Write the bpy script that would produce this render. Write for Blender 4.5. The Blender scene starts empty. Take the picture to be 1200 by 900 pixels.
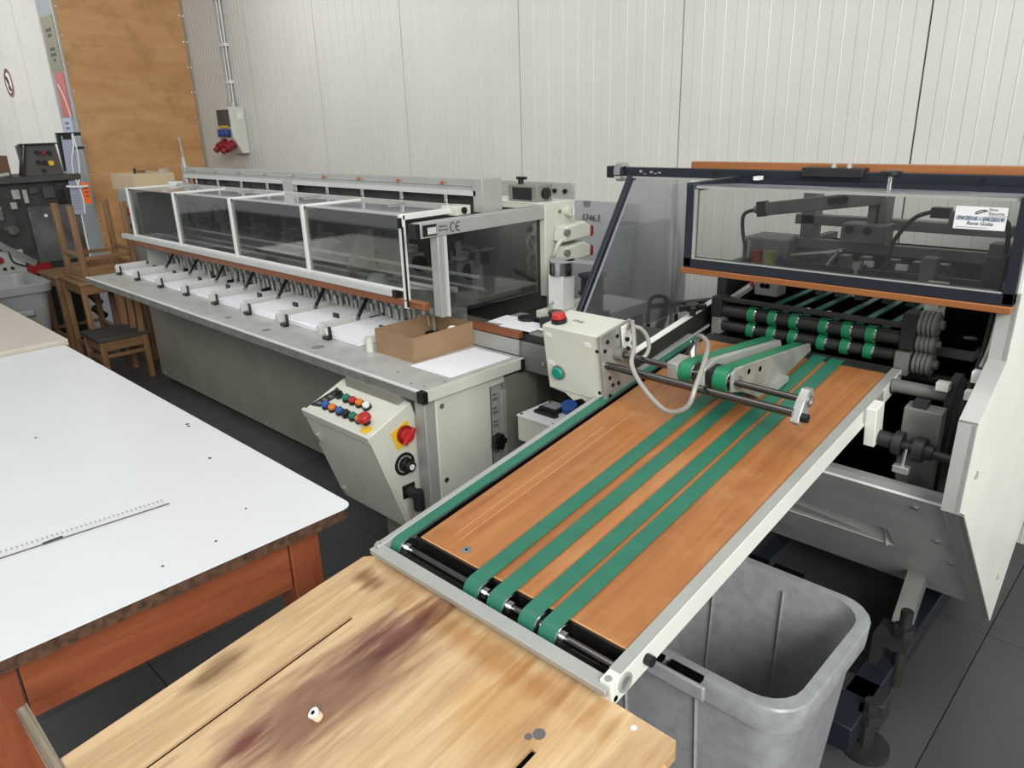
import bpy, bmesh, math, random
from mathutils import Matrix, Vector
random.seed(7)
S = bpy.context.scene
COL = S.collection
PI = math.pi

# ------------------------------------------------------------------ camera
def cam_axes(yaw, pitch, roll):
    cy, sy = math.cos(yaw), math.sin(yaw)
    P = Matrix(((1, 0, 0), (0, math.cos(pitch), -math.sin(pitch)), (0, math.sin(pitch), math.cos(pitch))))
    Rr = Matrix(((math.cos(roll), -math.sin(roll), 0), (math.sin(roll), math.cos(roll), 0), (0, 0, 1)))
    M = Rr @ P
    X = M @ Vector((cy, 0, -sy)); Y = M @ Vector((sy, 0, cy)); Z = M @ Vector((0, -1, 0))
    return Matrix((X, Y, Z)).transposed()      # world -> camera (x right, y down, z forward)
A = cam_axes(.77755, .34043, -.030857)
cam = bpy.data.cameras.new('camera'); camo = bpy.data.objects.new('camera', cam); COL.objects.link(camo)
r, d, f = Vector(A[0]), Vector(A[1]), Vector(A[2])
mw = Matrix.Identity(4)
for i in range(3):
    mw[i][0] = r[i]; mw[i][1] = -d[i]; mw[i][2] = -f[i]
mw[2][3] = 1.6
camo.matrix_world = mw
cam.sensor_width = 36; cam.lens = 865.5 / 1200 * 36; cam.clip_start = .02; cam.clip_end = 100
S.camera = camo

# ------------------------------------------------------------------ light
w = bpy.data.worlds.new('world'); S.world = w; w.use_nodes = True
w.node_tree.nodes['Background'].inputs[0].default_value = (.95, .98, 1, 1)
w.node_tree.nodes['Background'].inputs[1].default_value = .36
def area(name, loc, target, sx, sy, power, col=(1, 1, 1)):
    l = bpy.data.lights.new(name, 'AREA'); l.shape = 'RECTANGLE'; l.size = sx; l.size_y = sy; l.energy = power; l.color = col
    o = bpy.data.objects.new(name, l); COL.objects.link(o); o.location = loc
    o.rotation_euler = (Vector(target) - Vector(loc)).to_track_quat('-Z', 'Y').to_euler()
    return o
area('hall_window_light', (3.9, -2.2, 4.0), (-1.5, 1.6, .7), 3.2, 3, 440, (1, .99, .96))
area('roof_light', (-1.2, .2, 5.2), (-1.2, 1.0, 0), 5, 2.4, 60, (.97, .99, 1))
area('hall_window_light_far', (-12, -2.0, 4.0), (-10.5, 3, 1.4), 4, 3, 230, (1, .98, .95))
S.view_settings.view_transform = 'Standard'; S.view_settings.look = 'None'
S.view_settings.exposure = .28; S.view_settings.gamma = 1

# ------------------------------------------------------------------ materials
MATS = {}
def nt(name):
    m = bpy.data.materials.new(name); m.use_nodes = True
    t = m.node_tree; return m, t, t.nodes['Principled BSDF']
def lin(c):
    return tuple((x / 12.92 if x <= .04045 else ((x + .055) / 1.055) ** 2.4) for x in [v / 255 for v in c])
def paint(name, rgb, rough=.45, metal=0, var=.12, scale=6, bump=0, dirt=None, spec=.5):
    m, t, p = nt(name); c = lin(rgb)
    tc = t.nodes.new('ShaderNodeTexCoord'); n = t.nodes.new('ShaderNodeTexNoise')
    n.inputs['Scale'].default_value = scale; n.inputs['Detail'].default_value = 6
    t.links.new(tc.outputs['Object'], n.inputs['Vector'])
    cr = t.nodes.new('ShaderNodeValToRGB')
    lo = dirt and lin(dirt) or tuple(x * (1 - var) for x in c)
    cr.color_ramp.elements[0].position = .3; cr.color_ramp.elements[0].color = (*lo, 1)
    cr.color_ramp.elements[1].position = .62; cr.color_ramp.elements[1].color = (*[min(1, x * (1 + var * .35)) for x in c], 1)
    t.links.new(n.outputs['Fac'], cr.inputs['Fac']); t.links.new(cr.outputs['Color'], p.inputs['Base Color'])
    p.inputs['Roughness'].default_value = rough; p.inputs['Metallic'].default_value = metal
    p.inputs['Specular IOR Level'].default_value = spec
    if bump:
        n2 = t.nodes.new('ShaderNodeTexNoise'); n2.inputs['Scale'].default_value = 220; n2.inputs['Detail'].default_value = 3
        t.links.new(tc.outputs['Object'], n2.inputs['Vector'])
        b = t.nodes.new('ShaderNodeBump'); b.inputs['Strength'].default_value = bump; b.inputs['Distance'].default_value = .002
        t.links.new(n2.outputs['Fac'], b.inputs['Height']); t.links.new(b.outputs['Normal'], p.inputs['Normal'])
    MATS[name] = m; return m
def wood(name, a, b, rough=.45, axis='X', stretch=14, scale=2.2, c3=None, wear=None):
    m, t, p = nt(name)
    tc = t.nodes.new('ShaderNodeTexCoord'); mp = t.nodes.new('ShaderNodeMapping')
    sc = [stretch] * 3; sc['XYZ'.index(axis)] = 1
    mp.inputs['Scale'].default_value = sc
    t.links.new(tc.outputs['Object'], mp.inputs['Vector'])
    n = t.nodes.new('ShaderNodeTexNoise'); n.inputs['Scale'].default_value = scale; n.inputs['Detail'].default_value = 8; n.inputs['Roughness'].default_value = .65; n.inputs['Distortion'].default_value = .6
    t.links.new(mp.outputs['Vector'], n.inputs['Vector'])
    cr = t.nodes.new('ShaderNodeValToRGB'); e = cr.color_ramp.elements
    e[0].position = .3; e[0].color = (*lin(a), 1); e[1].position = .68; e[1].color = (*lin(b), 1)
    t.links.new(n.outputs['Fac'], cr.inputs['Fac'])
    out = cr.outputs['Color']
    if wear:
        n3 = t.nodes.new('ShaderNodeTexNoise'); n3.inputs['Scale'].default_value = 4.5; n3.inputs['Detail'].default_value = 7; n3.inputs['Roughness'].default_value = .7
        t.links.new(tc.outputs['Object'], n3.inputs['Vector'])
        r3 = t.nodes.new('ShaderNodeValToRGB'); r3.color_ramp.elements[0].position = .5; r3.color_ramp.elements[1].position = .72
        r3.color_ramp.elements[1].color = (.75, .75, .75, 1)
        t.links.new(n3.outputs['Fac'], r3.inputs['Fac'])
        mx = t.nodes.new('ShaderNodeMix'); mx.data_type = 'RGBA'
        t.links.new(r3.outputs['Color'], mx.inputs[0]); t.links.new(out, mx.inputs[6]); mx.inputs[7].default_value = (*lin(wear), 1)
        out = mx.outputs[2]
    t.links.new(out, p.inputs['Base Color'])
    p.inputs['Roughness'].default_value = rough
    b_ = t.nodes.new('ShaderNodeBump'); b_.inputs['Strength'].default_value = .15; b_.inputs['Distance'].default_value = .002
    t.links.new(n.outputs['Fac'], b_.inputs['Height']); t.links.new(b_.outputs['Normal'], p.inputs['Normal'])
    MATS[name] = m; return m
def glass(name, tint=(235, 238, 236), refl=.35, haze=0.0):
    m = bpy.data.materials.new(name); m.use_nodes = True; t = m.node_tree; t.nodes.clear()
    o = t.nodes.new('ShaderNodeOutputMaterial'); tr = t.nodes.new('ShaderNodeBsdfTransparent'); tr.inputs[0].default_value = (*lin(tint), 1)
    g = t.nodes.new('ShaderNodeBsdfGlossy'); g.inputs['Roughness'].default_value = .04; g.inputs[0].default_value = (1, 1, 1, 1)
    fr = t.nodes.new('ShaderNodeFresnel'); fr.inputs['IOR'].default_value = 1.4
    mu = t.nodes.new('ShaderNodeMath'); mu.operation = 'MULTIPLY'; mu.inputs[1].default_value = refl * 2
    t.links.new(fr.outputs[0], mu.inputs[0])
    mx = t.nodes.new('ShaderNodeMixShader'); t.links.new(mu.outputs[0], mx.inputs[0]); t.links.new(tr.outputs[0], mx.inputs[1]); t.links.new(g.outputs[0], mx.inputs[2])
    last = mx.outputs[0]
    if haze:
        df = t.nodes.new('ShaderNodeBsdfDiffuse'); df.inputs[0].default_value = (.7, .7, .72, 1)
        n = t.nodes.new('ShaderNodeTexNoise'); n.inputs['Scale'].default_value = 5; n.inputs['Detail'].default_value = 8
        tc = t.nodes.new('ShaderNodeTexCoord'); t.links.new(tc.outputs['Object'], n.inputs['Vector'])
        mm = t.nodes.new('ShaderNodeMath'); mm.operation = 'MULTIPLY'; mm.inputs[1].default_value = haze * 2; t.links.new(n.outputs['Fac'], mm.inputs[0])
        m2 = t.nodes.new('ShaderNodeMixShader'); t.links.new(mm.outputs[0], m2.inputs[0]); t.links.new(last, m2.inputs[1]); t.links.new(df.outputs[0], m2.inputs[2]); last = m2.outputs[0]
    t.links.new(last, o.inputs[0]); MATS[name] = m; return m

paint('wall_sheet', (204, 204, 196), .38, var=.05, scale=2.5)
paint('wall_end_sheet', (140, 148, 150), .4, var=.08, scale=3)
paint('floor_grey', (70, 71, 71), .5, var=.25, scale=1.6, bump=.05)
paint('floor_joint', (50, 50, 50), .8)
paint('cream', (202, 203, 189), .42, var=.07, scale=5, spec=.4)
paint('cream_dark', (128, 127, 116), .5, var=.12, scale=4)  # darker cream; shade on collator front and end recess is in the colour
paint('pale_green_grey', (222, 226, 216), .4, var=.06, scale=4)
paint('hull_grey', (200, 203, 197), .45, var=.2, scale=5)
paint('aluminium', (168, 171, 165), .36, metal=.25, var=.08, scale=8)
paint('white_frame', (222, 224, 219), .35, var=.06, scale=8)
paint('divider_grey', (190, 192, 188), .4, var=.06)
paint('table_grey', (174, 176, 171), .4, var=.16, scale=9)
paint('zinc', (180, 180, 174), .4, metal=.55, var=.3, scale=14)
paint('chrome', (205, 205, 205), .16, metal=1, var=.05)
paint('steel_shaft', (110, 106, 102), .2, metal=1, var=.15)
paint('bin_metal_dark', (52, 52, 50), .45, metal=.3, var=.3, scale=12)
paint('cast_grey', (118, 120, 114), .5, metal=.1, var=.25, scale=14)
paint('black', (17, 17, 18), .42, var=.2)
paint('machine_dark', (58, 59, 58), .3, var=.4, scale=9)
paint('cover_grey', (92, 94, 93), .16, var=.5, scale=5)
paint('black_soft', (30, 30, 31), .6, var=.25, scale=12)
paint('navy', (27, 33, 42), .38, var=.15)
paint('void_black', (13, 13, 13), .9, var=.2, spec=0)  # black for gaps, holes and interior; their shade is put into the colour
paint('belt_green', (40, 108, 86), .42, var=.12, scale=20)
paint('tyre_green', (28, 118, 78), .4, var=.15, scale=30)
paint('paper', (236, 236, 240), .7, var=.015)
paint('paper_edge', (200, 200, 204), .8, var=.08, scale=40)
paint('label_white', (220, 221, 220), .5, var=.03)
paint('carton', (148, 120, 90), .75, var=.1, scale=7)
paint('carton_pale', (186, 166, 134), .75, var=.06, scale=7)
paint('carton_brown', (104, 76, 58), .75, var=.1)
paint('red', (176, 40, 38), .35, var=.1)
paint('red_dark', (128, 18, 24), .4, var=.15)
paint('sign_brown', (112, 52, 42), .4, var=.05)
paint('yellow', (222, 178, 40), .45, var=.1)
paint('blue', (28, 86, 160), .35, var=.1)
paint('blue_dark', (24, 42, 104), .4, var=.1)
paint('green_btn', (16, 110, 92), .3, var=.1)
paint('green_lamp', (24, 140, 116), .25, var=.1)
paint('orange_btn', (214, 120, 32), .35, var=.1)
paint('orange_neon', (244, 106, 28), .5, var=.05)
paint('poster_olive', (124, 122, 84), .5, var=.08)
paint('poster_red', (190, 84, 70), .5, var=.12, scale=12)
paint('poster_blue', (176, 184, 200), .6, var=.05)
paint('sheet_blue', (156, 162, 182), .6, var=.05)
paint('laminate_white', (214, 217, 219), .28, var=.02, scale=4)
paint('laminate_beige', (196, 186, 172), .35, var=.05, scale=10)
paint('chipboard', (84, 58, 40), .85, var=.6, scale=60, bump=.8)
paint('bin_grey', (146, 149, 151), .38, var=.16, scale=34, bump=.08)
paint('bin_far_grey', (134, 138, 136), .5, var=.1, scale=6)
paint('cord_white', (226, 226, 226), .5, var=.03)
paint('hose_grey', (150, 147, 140), .35, var=.1)
paint('rubber_pink', (226, 202, 170), .6, var=.1)
paint('brush_dark', (66, 64, 60), .6, var=.2)
paint('sheet_plate', (150, 152, 154), .45, var=.1, scale=4)
paint('copper', (190, 110, 70), .4, metal=.5)
paint('deck_scratch', (188, 136, 88), .45, var=.15, scale=30)
paint('ink', (18, 18, 20), .6, var=.02)
paint('ink_grey', (92, 92, 92), .6, var=.02)
paint('resin', (150, 140, 84), .45, var=.2)
wood('wood_orange', (138, 86, 48), (164, 106, 62), .38, 'X', 18, 2.0)
wood('wood_strip_brown', (108, 62, 38), (142, 86, 54), .45, 'X', 20, 2.0)
wood('conveyor_board', (142, 88, 46), (176, 116, 66), .36, 'Y', 22, 1.5, wear=(184, 134, 88))
wood('board_edge', (206, 152, 92), (228, 180, 122), .5, 'Y', 16, 2)
wood('mahogany', (122, 62, 36), (150, 84, 52), .42, 'Y', 9, 3.0)
wood('mahogany_leg', (118, 60, 36), (150, 82, 52), .42, 'Z', 9, 3.0)
wood('stool_wood', (104, 76, 50), (146, 112, 78), .5, 'Z', 12, 4)
wood('stool_rail', (104, 76, 50), (146, 112, 78), .5, 'Y', 12, 4)
wood('wall_ply', (178, 130, 82), (200, 154, 104), .5, 'Y', 5, 1.4, wear=(156, 112, 72))
wood('batten_wood', (98, 88, 76), (160, 146, 124), .7, 'X', 30, 3)
def plywood_mat():
    m, t, p = nt('plywood_top')
    tc = t.nodes.new('ShaderNodeTexCoord')
    mp = t.nodes.new('ShaderNodeMapping'); mp.inputs['Scale'].default_value = (7, 1.1, 6)
    t.links.new(tc.outputs['Object'], mp.inputs['Vector'])
    n = t.nodes.new('ShaderNodeTexNoise'); n.inputs['Scale'].default_value = 1.3; n.inputs['Detail'].default_value = 5; n.inputs['Distortion'].default_value = 1.2
    t.links.new(mp.outputs['Vector'], n.inputs['Vector'])
    mu = t.nodes.new('ShaderNodeMath'); mu.operation = 'MULTIPLY'; mu.inputs[1].default_value = 7
    t.links.new(n.outputs['Fac'], mu.inputs[0])
    fr = t.nodes.new('ShaderNodeMath'); fr.operation = 'PINGPONG'; fr.inputs[1].default_value = 1; t.links.new(mu.outputs[0], fr.inputs[0])
    cr = t.nodes.new('ShaderNodeValToRGB'); e = cr.color_ramp.elements
    e[0].color = (*lin((184, 151, 112)), 1); e[1].color = (*lin((204, 175, 134)), 1); e[0].position = .1; e[1].position = .9
    t.links.new(fr.outputs[0], cr.inputs['Fac'])
    # fine fibre
    mp2 = t.nodes.new('ShaderNodeMapping'); mp2.inputs['Scale'].default_value = (120, 5, 10); t.links.new(tc.outputs['Object'], mp2.inputs['Vector'])
    n2 = t.nodes.new('ShaderNodeTexNoise'); n2.inputs['Scale'].default_value = 1.5; n2.inputs['Detail'].default_value = 4; t.links.new(mp2.outputs['Vector'], n2.inputs['Vector'])
    r2 = t.nodes.new('ShaderNodeValToRGB'); r2.color_ramp.elements[0].position = .3; r2.color_ramp.elements[0].color = (.86, .85, .83, 1); r2.color_ramp.elements[1].position = .6
    t.links.new(n2.outputs['Fac'], r2.inputs['Fac'])
    m1 = t.nodes.new('ShaderNodeMix'); m1.data_type = 'RGBA'; m1.blend_type = 'MULTIPLY'; m1.inputs[0].default_value = 1
    t.links.new(cr.outputs['Color'], m1.inputs[6]); t.links.new(r2.outputs['Color'], m1.inputs[7])
    # violet stained heartwood with its own outline, and a paler sapwood
    def stain(cx, cy, sx, sy, col, lo, hi, src, rot=0):
        ml = t.nodes.new('ShaderNodeMapping'); ml.vector_type = 'TEXTURE'; ml.inputs['Location'].default_value = (cx, cy, 0); ml.inputs['Scale'].default_value = (sx, sy, 1); ml.inputs['Rotation'].default_value = (0, 0, rot)
        t.links.new(tc.outputs['Object'], ml.inputs['Vector'])
        nn = t.nodes.new('ShaderNodeTexNoise'); nn.inputs['Scale'].default_value = 7; nn.inputs['Detail'].default_value = 6; t.links.new(mp.outputs['Vector'], nn.inputs['Vector'])
        ln = t.nodes.new('ShaderNodeVectorMath'); ln.operation = 'LENGTH'; t.links.new(ml.outputs['Vector'], ln.inputs[0])
        nm = t.nodes.new('ShaderNodeMath'); nm.operation = 'MULTIPLY_ADD'; nm.inputs[1].default_value = 1.6; nm.inputs[2].default_value = -.8; t.links.new(nn.outputs['Fac'], nm.inputs[0])
        ad = t.nodes.new('ShaderNodeMath'); ad.operation = 'ADD'; t.links.new(ln.outputs['Value'], ad.inputs[0]); t.links.new(nm.outputs[0], ad.inputs[1])
        rr = t.nodes.new('ShaderNodeValToRGB'); rr.color_ramp.elements[0].position = lo; rr.color_ramp.elements[0].color = (1, 1, 1, 1); rr.color_ramp.elements[1].position = hi; rr.color_ramp.elements[1].color = (0, 0, 0, 1)
        t.links.new(ad.outputs[0], rr.inputs['Fac'])
        mx = t.nodes.new('ShaderNodeMix'); mx.data_type = 'RGBA'; mx.blend_type = 'MULTIPLY'; t.links.new(rr.outputs['Color'], mx.inputs[0]); t.links.new(src, mx.inputs[6]); mx.inputs[7].default_value = (*lin(col), 1)
        return mx.outputs[2]
    o = m1.outputs[2]
    o = stain(-.12, .03, .14, .32, (226, 218, 220), .35, 1.0, o, -.05)
    o = stain(-.13, .01, .10, .26, (204, 190, 196), .4, 1.0, o, -.05)
    o = stain(-.135, .185, .05, .13, (172, 136, 144), .3, 1.0, o, -.06)
    o = stain(-.147, -.095, .025, .05, (190, 142, 146), .3, 1.0, o, 0)
    o = stain(-.345, -.05, .03, .07, (168, 154, 138), .3, 1.0, o, 0)
    o = stain(-.30, .25, .05, .03, (180, 164, 146), .3, 1.0, o, 0)
    o = stain(.15, .20, .16, .12, (240, 224, 200), .3, 1.0, o, .2)
    o = stain(.02, .26, .35, .04, (226, 206, 178), .3, 1.0, o, 0)
    t.links.new(o, p.inputs['Base Color']); p.inputs['Roughness'].default_value = .5
    MATS['plywood_top'] = m
plywood_mat()
glass('clear_pane', (224, 227, 225), .22, .008)
glass('top_pane', (214, 218, 216), .5, .22)
glass('hood_pane', (232, 234, 232), .25, .012)
glass('side_pane', (228, 231, 233), .3, .05)
glass('ruler_pane', (255, 255, 255), .02, .0)

# ------------------------------------------------------------------ mesh helpers
WM = {}
class MB:
    """collects shapes (world or local-frame coordinates) into one mesh"""
    def __init__(s, T=None): s.v = []; s.f = []; s.T = T or Matrix.Identity(4)
    def add(s, vs, fs):
        k = len(s.v); s.v += [Vector(v) for v in vs]; s.f += [[k + i for i in f] for f in fs]; return s
    def box(s, x0, x1, y0, y1, z0, z1):
        return s.add([(x0, y0, z0), (x1, y0, z0), (x1, y1, z0), (x0, y1, z0), (x0, y0, z1), (x1, y0, z1), (x1, y1, z1), (x0, y1, z1)],
                     [(3, 2, 1, 0), (4, 5, 6, 7), (0, 1, 5, 4), (1, 2, 6, 5), (2, 3, 7, 6), (3, 0, 4, 7)])
    def basis(s, a, b):
        a, b = Vector(a), Vector(b); z = (b - a).normalized()
        x = z.orthogonal().normalized()
        if abs(z.z) < .95: x = Vector((0, 0, 1)).cross(z).normalized()
        return a, b, x, z.cross(x)
    def cyl(s, a, b, r, n=16, r2=None):
        a, b, x, y = s.basis(a, b); r2 = r if r2 is None else r2
        vs = [a + (x * math.cos(2 * PI * i / n) + y * math.sin(2 * PI * i / n)) * r for i in range(n)] + [b + (x * math.cos(2 * PI * i / n) + y * math.sin(2 * PI * i / n)) * r2 for i in range(n)]
        return s.add(vs, [(i, (i + 1) % n, n + (i + 1) % n, n + i) for i in range(n)] + [tuple(range(n))[::-1], tuple(range(n, 2 * n))])
    def ring(s, a, b, ro, ri, n=20):
        a, b, x, y = s.basis(a, b); vs = []
        for c, rr in ((a, ro), (b, ro), (b, ri), (a, ri)):
            vs += [c + (x * math.cos(2 * PI * i / n) + y * math.sin(2 * PI * i / n)) * rr for i in range(n)]
        fs = []
        for k in range(4):
            o, o2 = k * n, ((k + 1) % 4) * n
            fs += [(o + i, o + (i + 1) % n, o2 + (i + 1) % n, o2 + i) for i in range(n)]
        return s.add(vs, fs)
    def bar(s, a, b, wx, wy):
        a, b, x, y = s.basis(a, b); x = x * wx / 2; y = y * wy / 2
        return s.add([a - x - y, a + x - y, a + x + y, a - x + y, b - x - y, b + x - y, b + x + y, b - x + y],
                     [(3, 2, 1, 0), (4, 5, 6, 7), (0, 1, 5, 4), (1, 2, 6, 5), (2, 3, 7, 6), (3, 0, 4, 7)])
    def prism(s, poly, axis, c0, c1):
        """poly: 2-D points in the two other axes (order XYZ without axis)"""
        n = len(poly)
        def P(p, c):
            q = list(p); q.insert('XYZ'.index(axis), c); return q
        return s.add([P(p, c0) for p in poly] + [P(p, c1) for p in poly],
                     [tuple(range(n))[::-1], tuple(range(n, 2 * n))] + [(i, (i + 1) % n, n + (i + 1) % n, n + i) for i in range(n)])
    def tube(s, pts, r, n=8, sub=6):
        P = [Vector(p) for p in pts]
        if len(P) > 2 and sub > 1:
            Q = []
            for i in range(len(P) - 1):
                p0, p1, p2, p3 = P[max(i - 1, 0)], P[i], P[i + 1], P[min(i + 2, len(P) - 1)]
                for k in range(sub):
                    u = k / sub
                    Q.append(.5 * ((2 * p1) + (p2 - p0) * u + (2 * p0 - 5 * p1 + 4 * p2 - p3) * u * u + (3 * p1 - p0 - 3 * p2 + p3) * u ** 3))
            P = Q + [P[-1]]
        vs = []; x = None
        for i, p in enumerate(P):
            t = (P[min(i + 1, len(P) - 1)] - P[max(i - 1, 0)]).normalized()
            x = t.orthogonal().normalized() if x is None else (x - t * x.dot(t)).normalized()
            y = t.cross(x)
            vs += [p + (x * math.cos(2 * PI * k / n) + y * math.sin(2 * PI * k / n)) * r for k in range(n)]
        m = len(P)
        fs = [(i * n + k, i * n + (k + 1) % n, (i + 1) * n + (k + 1) % n, (i + 1) * n + k) for i in range(m - 1) for k in range(n)]
        return s.add(vs, fs + [tuple(range(n))[::-1], tuple(range((m - 1) * n, m * n))])
    def dome(s, c, r, h, n=16, m=4, up=(0, 0, 1)):
        c = Vector(c); z = Vector(up).normalized(); x = z.orthogonal().normalized(); y = z.cross(x); vs = []
        for j in range(m):
            a = PI / 2 * j / m
            vs += [c + (x * math.cos(2 * PI * i / n) + y * math.sin(2 * PI * i / n)) * r * math.cos(a) + z * h * math.sin(a) for i in range(n)]
        vs.append(c + z * h)
        fs = [(j * n + i, j * n + (i + 1) % n, (j + 1) * n + (i + 1) % n, (j + 1) * n + i) for j in range(m - 1) for i in range(n)]
        fs += [((m - 1) * n + i, (m - 1) * n + (i + 1) % n, m * n) for i in range(n)] + [tuple(range(n))[::-1]]
        return s.add(vs, fs)
    def build(s, name, mat, parent=None, bev=0, kind=None, label=None, cat=None, group=None, smooth=True, mats=None, fn=None):
        T = s.T; lo = Vector([min(v[i] for v in s.v) for i in range(3)]); hi = Vector([max(v[i] for v in s.v) for i in range(3)])
        c = (lo + hi) / 2
        if parent is None: c.z = lo.z
        me = bpy.data.meshes.new(name); me.from_pydata([v - c for v in s.v], [], s.f)
        bm = bmesh.new(); bm.from_mesh(me); bmesh.ops.recalc_face_normals(bm, faces=bm.faces); bm.to_mesh(me); bm.free()
        ml = [mat] + (mats or [])
        for q in ml: me.materials.append(MATS[q])
        if fn:
            for p in me.polygons: p.material_index = fn(p)
        if smooth:
            for p in me.polygons: p.use_smooth = True
            me.set_sharp_from_angle(angle=math.radians(40))
        o = bpy.data.objects.new(name, me); COL.objects.link(o)
        return place(o, T @ Matrix.Translation(c), parent, bev, kind, label, cat, group)
def place(o, M, parent=None, bev=0, kind=None, label=None, cat=None, group=None):
    WM[o.name] = M
    if parent is not None:
        o.parent = parent; o.matrix_basis = WM[parent.name].inverted() @ M
    else: o.matrix_basis = M
    if bev:
        b = o.modifiers.new('bevel', 'BEVEL'); b.width = bev; b.segments = 2; b.limit_method = 'ANGLE'; b.angle_limit = math.radians(50)
    return tag(o, label, cat, group, kind)
def tag(o, label=None, cat=None, group=None, kind=None):
    for k, v in (('label', label), ('category', cat), ('group', group), ('kind', kind)):
        if v: o[k] = v
    return o
def thing(name, loc, label, cat, group=None, M=None, kind=None):
    o = bpy.data.objects.new(name, None); COL.objects.link(o); o.empty_display_size = .1
    return place(o, M or Matrix.Translation(loc), None, 0, kind, label, cat, group)
def dupe(o, offset, parent=None):
    """copy of one mesh object shifted in world space, same parent"""
    c = o.copy(); COL.objects.link(c)
    par = parent or o.parent
    c.parent = par; M = Matrix.Translation(offset) @ WM[o.name]; WM[c.name] = M
    c.matrix_basis = (WM[par.name].inverted() @ M) if par else M
    return c
def text(name, body, size, M, mat, parent, align='CENTER', shear=0):
    cu = bpy.data.curves.new(name, 'FONT'); cu.body = body; cu.size = size; cu.align_x = align; cu.align_y = 'CENTER'; cu.shear = shear; cu.extrude = .0002
    o = bpy.data.objects.new(name + '_tmp', cu); COL.objects.link(o)
    me = bpy.data.meshes.new_from_object(o); bpy.data.objects.remove(o)
    me.materials.clear(); me.materials.append(MATS[mat])
    q = bpy.data.objects.new(name, me); COL.objects.link(q)
    return place(q, M, parent)
def face(origin, right, up):
    r = Vector(right).normalized(); u = Vector(up).normalized(); n = r.cross(u); M = Matrix.Identity(4)
    for i in range(3): M[i][0] = r[i]; M[i][1] = u[i]; M[i][2] = n[i]; M[i][3] = origin[i]
    return M

# ================================================================== THE ROOM
fl = MB().box(-16, 4, -4, 3.6, -.06, -.006).build('floor', 'floor_joint', kind='structure', label='dark grey slab floor of the workshop', cat='floor')
slab = None
for i in range(17):
    for j in range(6):
        x0, y0 = -13.6 + i * .95, -2.3 + j * .95
        if y0 > 3.0: continue
        if slab is None:
            slab = MB().box(x0, x0 + .9465, y0, y0 + .9465, -.006, 0).build('floor_slab', 'floor_grey', fl, smooth=False); base0 = (x0, y0)
        else: dupe(slab, (x0 - base0[0], y0 - base0[1], 0))
WY = 3.14
wall = MB().box(-16, 3, WY + .012, WY + .12, 0, 5).build('wall_back', 'floor_joint', kind='structure', label='light grey ribbed sandwich panel wall behind the machines', cat='wall')
def wall_panel(x0, x1):
    n = 20; w_ = (x1 - x0 - .007) / n; pts = []
    for k in range(n):
        a = x0 + .0035 + k * w_
        if k == 0: pts.append((a, WY))
        elif k % 2: pts += [(a - .0022, WY), (a, WY + .0035), (a + .0022, WY)]
        else: pts += [(a - .003, WY), (a, WY - .0022), (a + .003, WY)]
    pts.append((x1 - .0035, WY))
    m = MB()
    for i in range(len(pts) - 1):
        a, b = pts[i], pts[i + 1]
        m.add([(a[0], a[1], 0), (b[0], b[1], 0), (b[0], b[1], 5), (a[0], a[1], 5)], [(0, 1, 2, 3)])
    for e in (pts[0], pts[-1]):
        m.add([(e[0], WY, 0), (e[0], WY + .012, 0), (e[0], WY + .012, 5), (e[0], WY, 5)], [(0, 1, 2, 3)])
    return m.build('wall_panel', 'wall_sheet', wall, smooth=False)
seams = [2.04, 1.045, .052, -.943, -1.957, -2.960, -3.957, -4.92, -5.89, -6.88, -7.87]
seams += [-7.87 - .99 * k for k in range(1, 8)]
for a, b in zip(seams[1:], seams[:-1]): wall_panel(a, b)
# jutting partition with plywood face
pt = MB().box(-7.33, -6.965, 2.125, 3.138, 0, 5).build('wall_left', 'wall_end_sheet', kind='structure', label='grey clad partition end jutting from the back wall', cat='wall')
MB().box(-6.965, -6.95, 2.13, 3.128, .02, 5).build('plywood_cladding', 'wall_ply', pt, label='tall brown plywood sheet on the partition')
MB().box(-6.965, -6.94, 2.118, 2.132, .02, 5).build('edge_strip', 'aluminium', pt)
MB().box(-6.962, -6.90, 3.126, 3.139, .02, 5).build('corner_strip', 'aluminium', pt)
sc = None
for k in range(22):
    z = .5 + .205 * k; 
    for y in (2.15, 3.11):
        if sc is None: sc = MB().cyl((-6.952, y, z), (-6.946, y, z), .006, 8).build('nail_head', 'chrome', pt); z0 = (y, z)
        else: dupe(sc, (0, y - z0[0], z - z0[1]))

# notices on the partition end (face -Y)
def flat(x0, x1, z0, z1, name, mat, label, cat, y=2.1245):
    return MB().box(x0, x1, y - .003, y, z0, z1).build(name, mat, None, label=label, cat=cat, smooth=False)
p = flat(-7.29, -7.0, 2.10, 2.50, 'notice_poster', 'poster_olive', 'olive green notice poster high on the partition end', 'poster')
for i, (zz, ww) in enumerate(((2.40, .14), (2.36, .10), (2.26, .12), (2.22, .14), (2.18, .05))):
    MB().box(-7.15 - ww / 2, -7.15 + ww / 2, 2.1205, 2.1214, zz - .012, zz + .012).build('lettering', 'ink', p, smooth=False)
p = flat(-7.25, -7.02, 1.75, 2.09, 'notice_poster', 'poster_red', 'faded red notice poster below the olive one', 'poster')
MB().tube([(-7.2, 2.1195, 2.0), (-7.12, 2.119, 1.92), (-7.06, 2.119, 1.80), (-7.04, 2.119, 1.74)], .006, 6).build('pale_streak', 'label_white', p)
p = flat(-7.3, -7.06, 1.60, 1.74, 'notice_poster', 'poster_blue', 'small pale blue notice under the red poster', 'poster')
for zz in (1.70, 1.66): MB().box(-7.24, -7.14, 2.1205, 2.1214, zz - .008, zz + .008).build('lettering', 'ink_grey', p, smooth=False)
HX = -6.56
p = MB().prism([(1.945, 1.262), (2.0, 1.246), (1.99, 1.085), (1.935, 1.10)], 'X', HX - .004, HX).build('safety_tag', 'orange_neon', None, label='bright orange tag hanging beside the white cords', cat='tag', smooth=False)
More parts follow.
